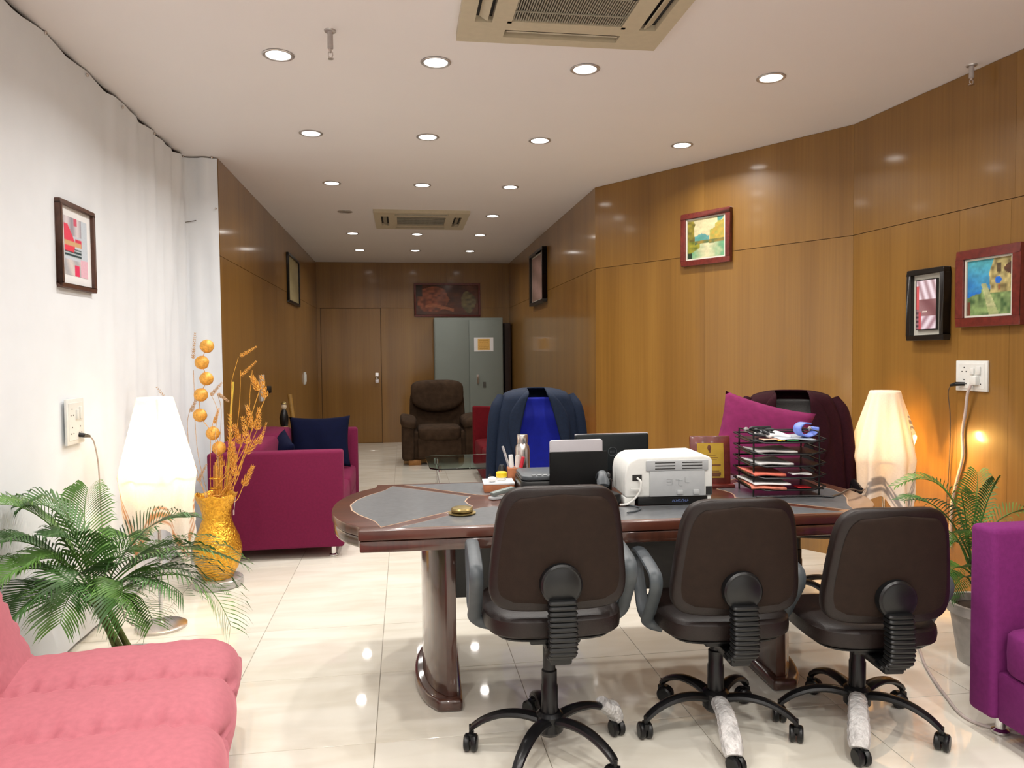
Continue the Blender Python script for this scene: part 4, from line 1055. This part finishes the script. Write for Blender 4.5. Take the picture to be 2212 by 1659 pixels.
# silver tablet, monitor at the back
t, Mx, w, H = panel_at('tablet', 'silver white tablet standing upright between the inkjet printer and the monitor', (1187, 951), (1301, 948), .25, 3.525, .014, SILVERL, None, 0, r=.012, cat='tablet', z0=ZT)
MB().box((0, .012, .004), (w*.6, .05, .008)).build('stand', SILVERL, t, bevel=.003)
t, Mx, w, H = panel_at('monitor', 'black flat desktop monitor with a round emblem on its back', (1241, 938), (1400, 935), .27, 3.60, .028, SCREENBK, None, 0, r=.014, cat='monitor', z0=ZT+.05)
rim = MB(); rim.box((0, .003, H-.003), (w*.985, .012, .007)); rim.build('top_edge', SILVERL, t)
MB().box((0, .03, .06), (.06, .02, .22)).build('stand_neck', BLACKPL, t); MB().prism(rpoly(.22, .11, .03), -.05, -.038, Matrix.Translation((0, .02, 0))).build('stand_foot', BLACKPL, t, bevel=.003)
em = MB(); em.tube([(.022*math.cos(a), -.0155, H*.52+.022*math.sin(a)) for a in [2*PI*k/24 for k in range(25)]], .0016, 6)
for k in range(4): em.box((-.0105+.007*k, -.0155, H*.52), (.003, .002, .011))
em.build('round_emblem', GREYPL, t)
# desk phone handset left of printer
t = thing('desk_phone', 'black desk phone with a shiny handset beside the white printer', 'phone', Vector((.825, 3.07, ZT)), .2)
MB().prism(rpoly(.12, .18, .02), 0, .05).build('body', BLACKPL, t, bevel=.01)
MB().tube(spline([(-.02, -.07, .085), (0, -.02, .13), (.03, .05, .10), (.05, .09, .07)], 5), [.024, .027, .026, .02, .018, .018, .018, .02, .022, .024, .026, .026, .024, .022, .02, .018], 12, flat=.6).build('handset', GREYPL, t)
# award plaque
t = thing('award_plaque', 'red brown wooden award plaque with a gold plate beside the letter trays', 'plaque', Vector((1.435, 3.33, ZT)), math.radians(-10))
Tm = Matrix.Rotation(math.radians(-6), 4, 'X')
MB().box((0, .0, .125), (.19, .018, .235), Tm).build('board', REDWOOD, t, bevel=.006)
MB().box((0, 0, .008), (.215, .07, .016)).build('stand', REDWOOD, t, bevel=.004)
MB().box((0, -.010, .125), (.125, .003, .165), Tm).build('gold_plate', GOLDPLATE, t)
eng = MB(); eng.sell((-.005, -.012, .185), (.009, .001, .014), 1, 1, 12, 6, M=Tm); eng.box((-.002, -.012, .172), (.006, .001, .02), Tm)
for z, a, b in ((.15, .05, .002), (.138, .07, .002), (.128, .06, .002), (.103, .095, .006), (.075, .08, .003), (.062, .095, .012), (.052, .09, .006)): eng.box((0, -.0117, z), (a, .001, b), Tm)
eng.build('engraving', M('engraving_brown', (.12, .035, .01), .6), t)
# letter tray tower
TRY = Vector((1.675, 3.14, ZT)); TA = math.radians(-8)
tr_ = thing('letter_tray_tower', 'black wire letter tray tower with five levels full of papers', 'letter tray', TRY, TA)
w, dd_ = .33, .24
for k in range(5):
    z = .035+.052*k; m_ = MB(); ww = w/2-.008*abs(2-k)*.0
    m_.tube([(-ww, -dd_/2, z+.012), (-ww*.62, -dd_/2-.012, z-.002), (ww*.62, -dd_/2-.012, z-.002), (ww, -dd_/2, z+.012), (ww, dd_/2, z+.02), (-ww, dd_/2, z+.02), (-ww, -dd_/2, z+.012)], .004, 6)
    m_.box((0, 0, z), (2*ww-.01, dd_, .003)); m_.build('tray', DARKMET, tr_)
for x in (-.145, .145):
    MB().tube([(x, -.10, 0), (x, -.105, .15), (x, -.10, .285), (x, .10, .285), (x, .105, .1), (x, .10, 0)], .004, 6).build('side_post', DARKMET, tr_)
MB().tube([(-.145, .0, .285), (.145, .0, .285)], .004, 6).build('top_bar', DARKMET, tr_)
for x in (-.145, .145): MB().sell((x, .0, .287), (.012, .012, .012), 1, 1, 10, 8).build('clip_cap', CLEARPL, tr_)
m_ = MB(); m_.tube([(-.14, -.12, .004), (.14, -.12, .004), (.19, -.15, .004)], .004, 6); m_.build('base_wire', DARKMET, tr_)
Rz = Matrix.Rotation(TA, 4, 'Z')
def paperthing(name, label, cat, lx, ly, lz, sx, sy, sz, mat, ra=0, bend=0):
    p = TRY+Rz @ Vector((lx, ly, lz)); m_ = MB()
    m_.grid(lambda u, v: ((u-.5)*sx, (v-.5)*sy, bend*math.sin(u*5+v*3)), 8, 6)
    o = m_.build(name, mat, None, angle=180, loc=p, rot=(0, 0, TA+ra), solid=sz)
    return tag(o, label, cat)
PK = M('salmon_paper', (.75, .18, .12), .7); NVY = M('navy_folder', (.012, .016, .05), .5); GRN = M('green_label', (.02, .22, .05), .5); CLR = M('pale_blue_film', (.45, .52, .58), .3)
paperthing('paper_stack', 'salmon pink papers in the second lowest letter tray', 'papers', -.085, -.02, .101, .14, .22, .010, PK, .05, .003)
paperthing('folder', 'navy folder lying under the salmon papers', 'folder', -.085, .0, .094, .15, .21, .004, NVY, -.05)
paperthing('paper_stack', 'white sheets sticking out of the lowest letter tray', 'papers', -.075, -.02, .060, .16, .23, .006, PAPER, .04, .002)
paperthing('leaflet', 'orange and white leaflets in the lowest letter tray', 'leaflet', -.08, -.03, .044, .15, .22, .010, M('coral_print', (.72, .22, .14), .6, var=.5, scale=(20, 60, 20)), -.08, .003)
paperthing('paper_stack', 'white papers in the middle letter tray', 'papers', -.06, -.02, .147, .16, .2, .008, PAPER, .1, .003)
paperthing('envelope', 'pale grey envelope in the fourth letter tray', 'envelope', -.05, -.03, .200, .18, .18, .008, M('pale_envelope', (.6, .58, .57), .6), .05, .003)
paperthing('card', 'small white card on the front of the third letter tray', 'card', .06, -.10, .101, .09, .05, .004, PAPER, .1, .002)
paperthing('card', 'small red card in the lowest letter tray', 'card', .07, -.10, .042, .06, .05, .004, M('red_card', (.4, .01, .015), .5), .1)
paperthing('plastic_sleeve', 'clear bluish plastic sleeve on the top letter tray', 'sleeve', .04, -.03, .253, .16, .18, .004, CLR, .1, .004)
paperthing('packet', 'white packet on the top letter tray', 'packet', -.02, .02, .259, .12, .12, .014, PAPER, .3, .006)
paperthing('label_strip', 'peach coloured paper strip on the top letter tray', 'paper', -.05, -.09, .2525, .12, .05, .003, M('peach_paper', (.75, .42, .30), .7), .1, .002)
paperthing('label_strip', 'green and white label on the top letter tray front', 'label', .02, -.115, .2505, .05, .02, .004, GRN, .0)
paperthing('label_strip', 'yellow label on the top letter tray front', 'label', -.03, -.115, .2505, .03, .02, .004, YELLOW, .0)
p = TRY+Rz @ Vector((-.075, .0, .262)); t = MB(); rnd = random.Random(5)
pts = [(rnd.uniform(-.06, .06), rnd.uniform(-.05, .05), rnd.uniform(0, .035)) for _ in range(14)]
t.tube(spline(pts, 5), .0055, 6); tag(t.build('cable_tangle', M('dark_grey_cable', (.03, .033, .038), .4), None, loc=p), 'tangled dark grey cable on the top letter tray', 'cable')
p = TRY+Rz @ Vector((.10, -.04, .259)); t = MB()
t.grid(lambda u, v: (.042*math.cos(1+u*5.6)+.02*u, (v-.5)*.05, .03+.030*math.sin(1+u*5.6)), 20, 4)
tag(t.build('ribbon_roll', M('blue_ribbon', (.16, .24, .70), .5), None, angle=180, loc=p, rot=(0, 0, TA+.3), solid=.006), 'curled pale blue ribbon on the top letter tray', 'ribbon')
p = TRY+Rz @ Vector((.215, -.03, .0))
tag(MB().tube(spline([(-.04, -.10, .005), (.02, -.06, .005), (.09, -.03, .018), (.15, -.02, .006), (.19, .02, .005)], 6), .004, 6).build('desk_wire', CABLED, None, loc=p), 'dark thin wire curving over the desk end beside the letter trays', 'cord')
# brass coaster stack
BR = onz(998, 1110, ZT); t = thing('brass_dish', 'small old brass lidded dish on the grey desk inlay', 'dish', (BR.x, BR.y, ZT), 0)
MB().lathe([(0, 0), (.05, 0), (.056, .004), (.056, .007), (.03, .008)], 28, cap=False).build('saucer', BRASS, t)
MB().lathe([(.036, .007), (.044, .012), (.045, .020), (.040, .026), (.015, .028), (0, .028)], 28, cap=False).build('lid', BRASS, t)
# steel bottle
bt = thing('water_bottle', 'brushed steel water bottle standing among small desk items', 'bottle', Vector((.575, 3.615, ZT)))
MB().lathe([(0, 0), (.034, 0), (.036, .004), (.036, .165), (.033, .185), (.024, .198), (.023, .20)], 32).build('body', STEEL, bt)
MB().lathe([(.0255, .2), (.027, .203), (.027, .238), (.025, .242), (0, .242)], 28, cap=False).build('cap', STEEL, bt)
# organiser with pens
og = thing('desk_organiser', 'orange brown desk organiser box beside the steel bottle', 'organiser', Vector((.525, 3.55, ZT)), -.05)
MB().box((0, 0, .045), (.07, .07, .09)).build('cup', ORANGEBR, og, bevel=.003)
def pen(label, P, q, r, mat): 
    o = MB().tube([(0, 0, 0), q], r, 8).build('pen', mat, None, loc=P); tag(o, label, 'pen', None)
pen('thick white marker standing in the orange organiser', Vector((.51, 3.54, ZT+.092)), (-.004, 0, .06), .011, PAPER)
pen('second white tube leaning in the orange organiser by the bottle', Vector((.535, 3.535, ZT+.092)), (.004, 0, .055), .011, M('offwhite_tube', (.75, .68, .64), .5))
pen('red pencil case tube leaning against the steel bottle', Vector((.553, 3.525, ZT+.092)), (.012, .0, .05), .009, M('red_tube', (.55, .02, .04), .4))
pen('clear plastic pen rising from the orange organiser', Vector((.50, 3.565, ZT+.092)), (-.03, .0, .10), .006, CLEARPL)
t = MB().lathe([(0, 0), (.022, 0), (.024, .06), (.018, .085), (.012, .1), (0, .1)], 16, cap=False).build('ink_bottle', BLACKPL, None, loc=Vector((.465, 3.57, ZT))); tag(t, 'small black bottle behind the yellow lid jar', 'bottle')
yj = thing('jar', 'small jar with a bright yellow lid on the white tray', 'jar', Vector((.45, 3.47, ZT+.045)))
MB().lathe([(0, 0), (.022, 0), (.022, .012)], 20).build('body', WHITEPL, yj)
MB().lathe([(.0245, .012), (.026, .015), (.026, .033), (.022, .038), (0, .038)], 24, cap=False).build('lid', YELLOW, yj)
wb = thing('tissue_box', 'orange brown box with a white top beside the yellow jar', 'box', Vector((.432, 3.45, ZT)), -.05)
MB().box((0, 0, .018), (.14, .13, .036)).build('box', ORANGEBR, wb, bevel=.002)
MB().box((0, 0, .040), (.145, .135, .008)).build('lid', PAPER, wb, bevel=.002)
tag(MB().sell((0, 0, .012), (.022, .016, .012), .8, .8, 14, 8).build('tissue', PAPER, None, loc=Vector((.40, 3.42, ZT+.045))), 'crumpled white tissue on the orange brown box', 'tissue')
t = thing('stapler', 'grey green stapler half hidden by the first task chair', 'stapler', Vector((.425, 3.25, ZT)), .5)
MB().box((0, 0, .006), (.13, .035, .012)).build('base', LGREYPL, t, bevel=.003); MB().box((.005, 0, .03), (.12, .03, .018), Matrix.Rotation(-.12, 4, 'Y')).build('arm', M('green_grey', (.16, .19, .18), .4), t, bevel=.005)

# ------------------------------------------------------------------ far alcove: recliner, glass table, cabinet
RC = Vector((.44, 9.45, 0)); rc = thing('recliner', 'brown suede recliner armchair facing the desk', 'armchair', RC)   # faces -y
MB().box((0, .40, .25), (.70, .74, .36)).build('base', BROWNF, rc, bevel=.03, seg=3)
MB().sell((0, .28, .40), (.285, .34, .095), .4, .35, 36, 14).build('seat_cushion', BROWNF, rc)
MB().box((0, .015, .215), (.56, .06, .27)).build('footrest', BROWNF, rc, bevel=.02, seg=3)
def bk(p): return (p.x*(1-.06*p.z), p.y+.24*p.z, p.z)
MB().sell((0, .70, .60), (.375, .13, .36), .35, .35, 40, 18, fn=lambda p: bk(p)).build('backrest', BROWNF, rc)
MB().sell((0, .66, .90), (.355, .13, .165), .5, .35, 40, 16, fn=lambda p: (p.x, p.y+.24*p.z-.02, p.z-(.10*(1-(p.x/.36)**2) if p.z < 0 else 0))).build('head_pillow', BROWNF, rc)
for s in (-1, 1):
    MB().sell((s*.40, .34, .30), (.085, .37, .25), .3, .3, 30, 14).build('arm_side', BROWNF, rc)
    MB().sell((s*.395, .30, .555), (.105, .36, .075), .6, .5, 30, 14, fn=lambda p, s=s: (p.x, p.y, p.z+.02*s*p.x/.1-.03*(p.y/.36)**2)).build('arm_pad', BROWNF, rc)
    for y in (.08, .66): MB().box((s*.32, y, .035), (.16, .10, .07)).build('foot', M('light_wood_foot', (.35, .16, .04), .5), rc, bevel=.004)
# glass table
gt = thing('coffee_table', 'low glass topped coffee table with clear curved legs in the alcove', 'table', (.53, 6.56, 0))
tp = [(-.35, .36), (-.28, .42), (.28, .42), (.35, .36), (.33, -.34), (.26, -.42), (-.26, -.42), (-.33, -.34)]
MB().prism(tp[::-1], .445, .457).build('table_top', GLASS, gt, bevel=.002, seg=1)
for sx in (-1, 1):
    for sy in (-1, 1):
        x, y = sx*.24, sy*.22
        MB().tube(spline([(x*1.1, y, 0), (x*1.2, y, .12), (x*1.0, y, .29), (x*1.12, y, .445)], 6), .014, 10, flat=.7).build('leg', CLEARPL, gt)
        MB().cyl((x, y, .40), (x, y, .444), .014, 14).build('bracket', CHROME, gt)
for sy in (-1, 1): MB().tube([(-.24, sy*.22, .19), (.24, sy*.22, .19)], .007, 8).build('cross_bar', CHROME, gt)
# steel cabinet
cb = thing('steel_cabinet', 'tall grey green steel cabinet beside the recliner', 'cabinet', (1.0175, 11.84, 0))
MB().box((0, 0, .035), (1.04, .42, .07)).build('plinth', CABDK, cb)
MB().box((0, .005, 1.027), (1.075, .45, 1.913)).build('body', CABGREY, cb, bevel=.006)
for s, nm in ((-1, 'door'), (1, 'door')):
    dr = MB().box((s*.264, -.226, 1.02), (.520, .012, 1.85)).build(nm, CABGREY, cb, bevel=.003)
    if s > 0:
        h = MB(); h.box((-.135+.264, -.236, 1.02), (.03, .01, .14)); h.cyl((-.135+.264, -.24, 1.05), (-.135+.264, -.27, 1.05), .010, 12); h.tube([(-.135+.264, -.268, 1.06), (-.135+.264, -.268, .95)], .009, 8); h.build('handle', STEEL, dr)
        MB().box((.235, -.236, .93), (.045, .008, .085)).build('lock_plate', M('lock_grey', (.10, .10, .09), .4, metal=.5), dr)
ppA, ppB = at(1024, 729, 11.6), at(1066, 759, 11.6)
pn = thing('paper_notice', 'white paper notice with an orange panel stuck on the steel cabinet', 'notice', ((ppA.x+ppB.x)/2, 11.605, (ppA.z+ppB.z)/2))
MB().box((0, 0, 0), (ppB.x-ppA.x, .002, ppA.z-ppB.z)).build('sheet', PAPER, pn)
MB().box((0, -.0015, 0), ((ppB.x-ppA.x)*.62, .001, (ppA.z-ppB.z)*.80)).build('orange_panel', ORANGEP, pn)
tl = MB()
for k in range(6): tl.box((0, -.0023, .06-.024*k), ((ppB.x-ppA.x)*(.5-.06*(k % 2)), .0006, .006))
tl.build('text_lines', M('ochre_text', (.5, .26, .05), .7), pn)
tag(MB().box((1.655, 11.93, .955), (.10, .26, 1.91)).build('wooden_board', M('dark_walnut', (.03, .012, .006), .5), None, bevel=.004), 'dark brown wooden board standing between the steel cabinet and wall', 'board')
# brass figurine and stick by the wall beyond the purple sofa
fg = thing('figurine', 'slim brass and black standing figurine beyond the purple sofa', 'figurine', (-1.18, 7.55, 0))
MB().lathe([(0, 0), (.10, 0), (.10, .03), (.03, .05), (.022, .4), (.03, .62), (.045, .70), (.03, .72)], 20, cap=False).build('stand', BRASS, fg)
MB().lathe([(.03, .70), (.04, .74), (.045, .80), (.03, .86), (.018, .88)], 16).build('body', BLACKPL, fg)
MB().sell((0, 0, .91), (.028, .028, .034), 1, 1, 14, 10).build('head', M('pale_head', (.6, .5, .36), .5), fg)
MB().lathe([(.03, .935), (.026, .945), (.006, .96)], 14).build('cap', BRASS, fg)
tag(MB().tube([(0, 0, 0), (-.12, .06, 1.02)], .022, 10).build('wooden_stick', M('bamboo', (.32, .18, .04), .5), None, loc=(-1.03, 7.68, .0)), 'brown wooden stick leaning beside the brass figurine', 'stick')
# floor cable on the right
q = [onz(1970, 1382, .006), onz(2000, 1440, .006), onz(2040, 1500, .006), onz(2100, 1558, .006)]
q = [Vector((2.35, 3.6, .006)), Vector((2.2, 3.2, .006))]+q+[Vector((2.25, 2.30, .006))]
o0 = q[0]; tag(MB().tube(spline([p-o0 for p in q], 8), .0065, 8).build('floor_cable', CABLEW, None, loc=o0), 'pale cable snaking over the floor tiles to the violet sofa', 'cable')
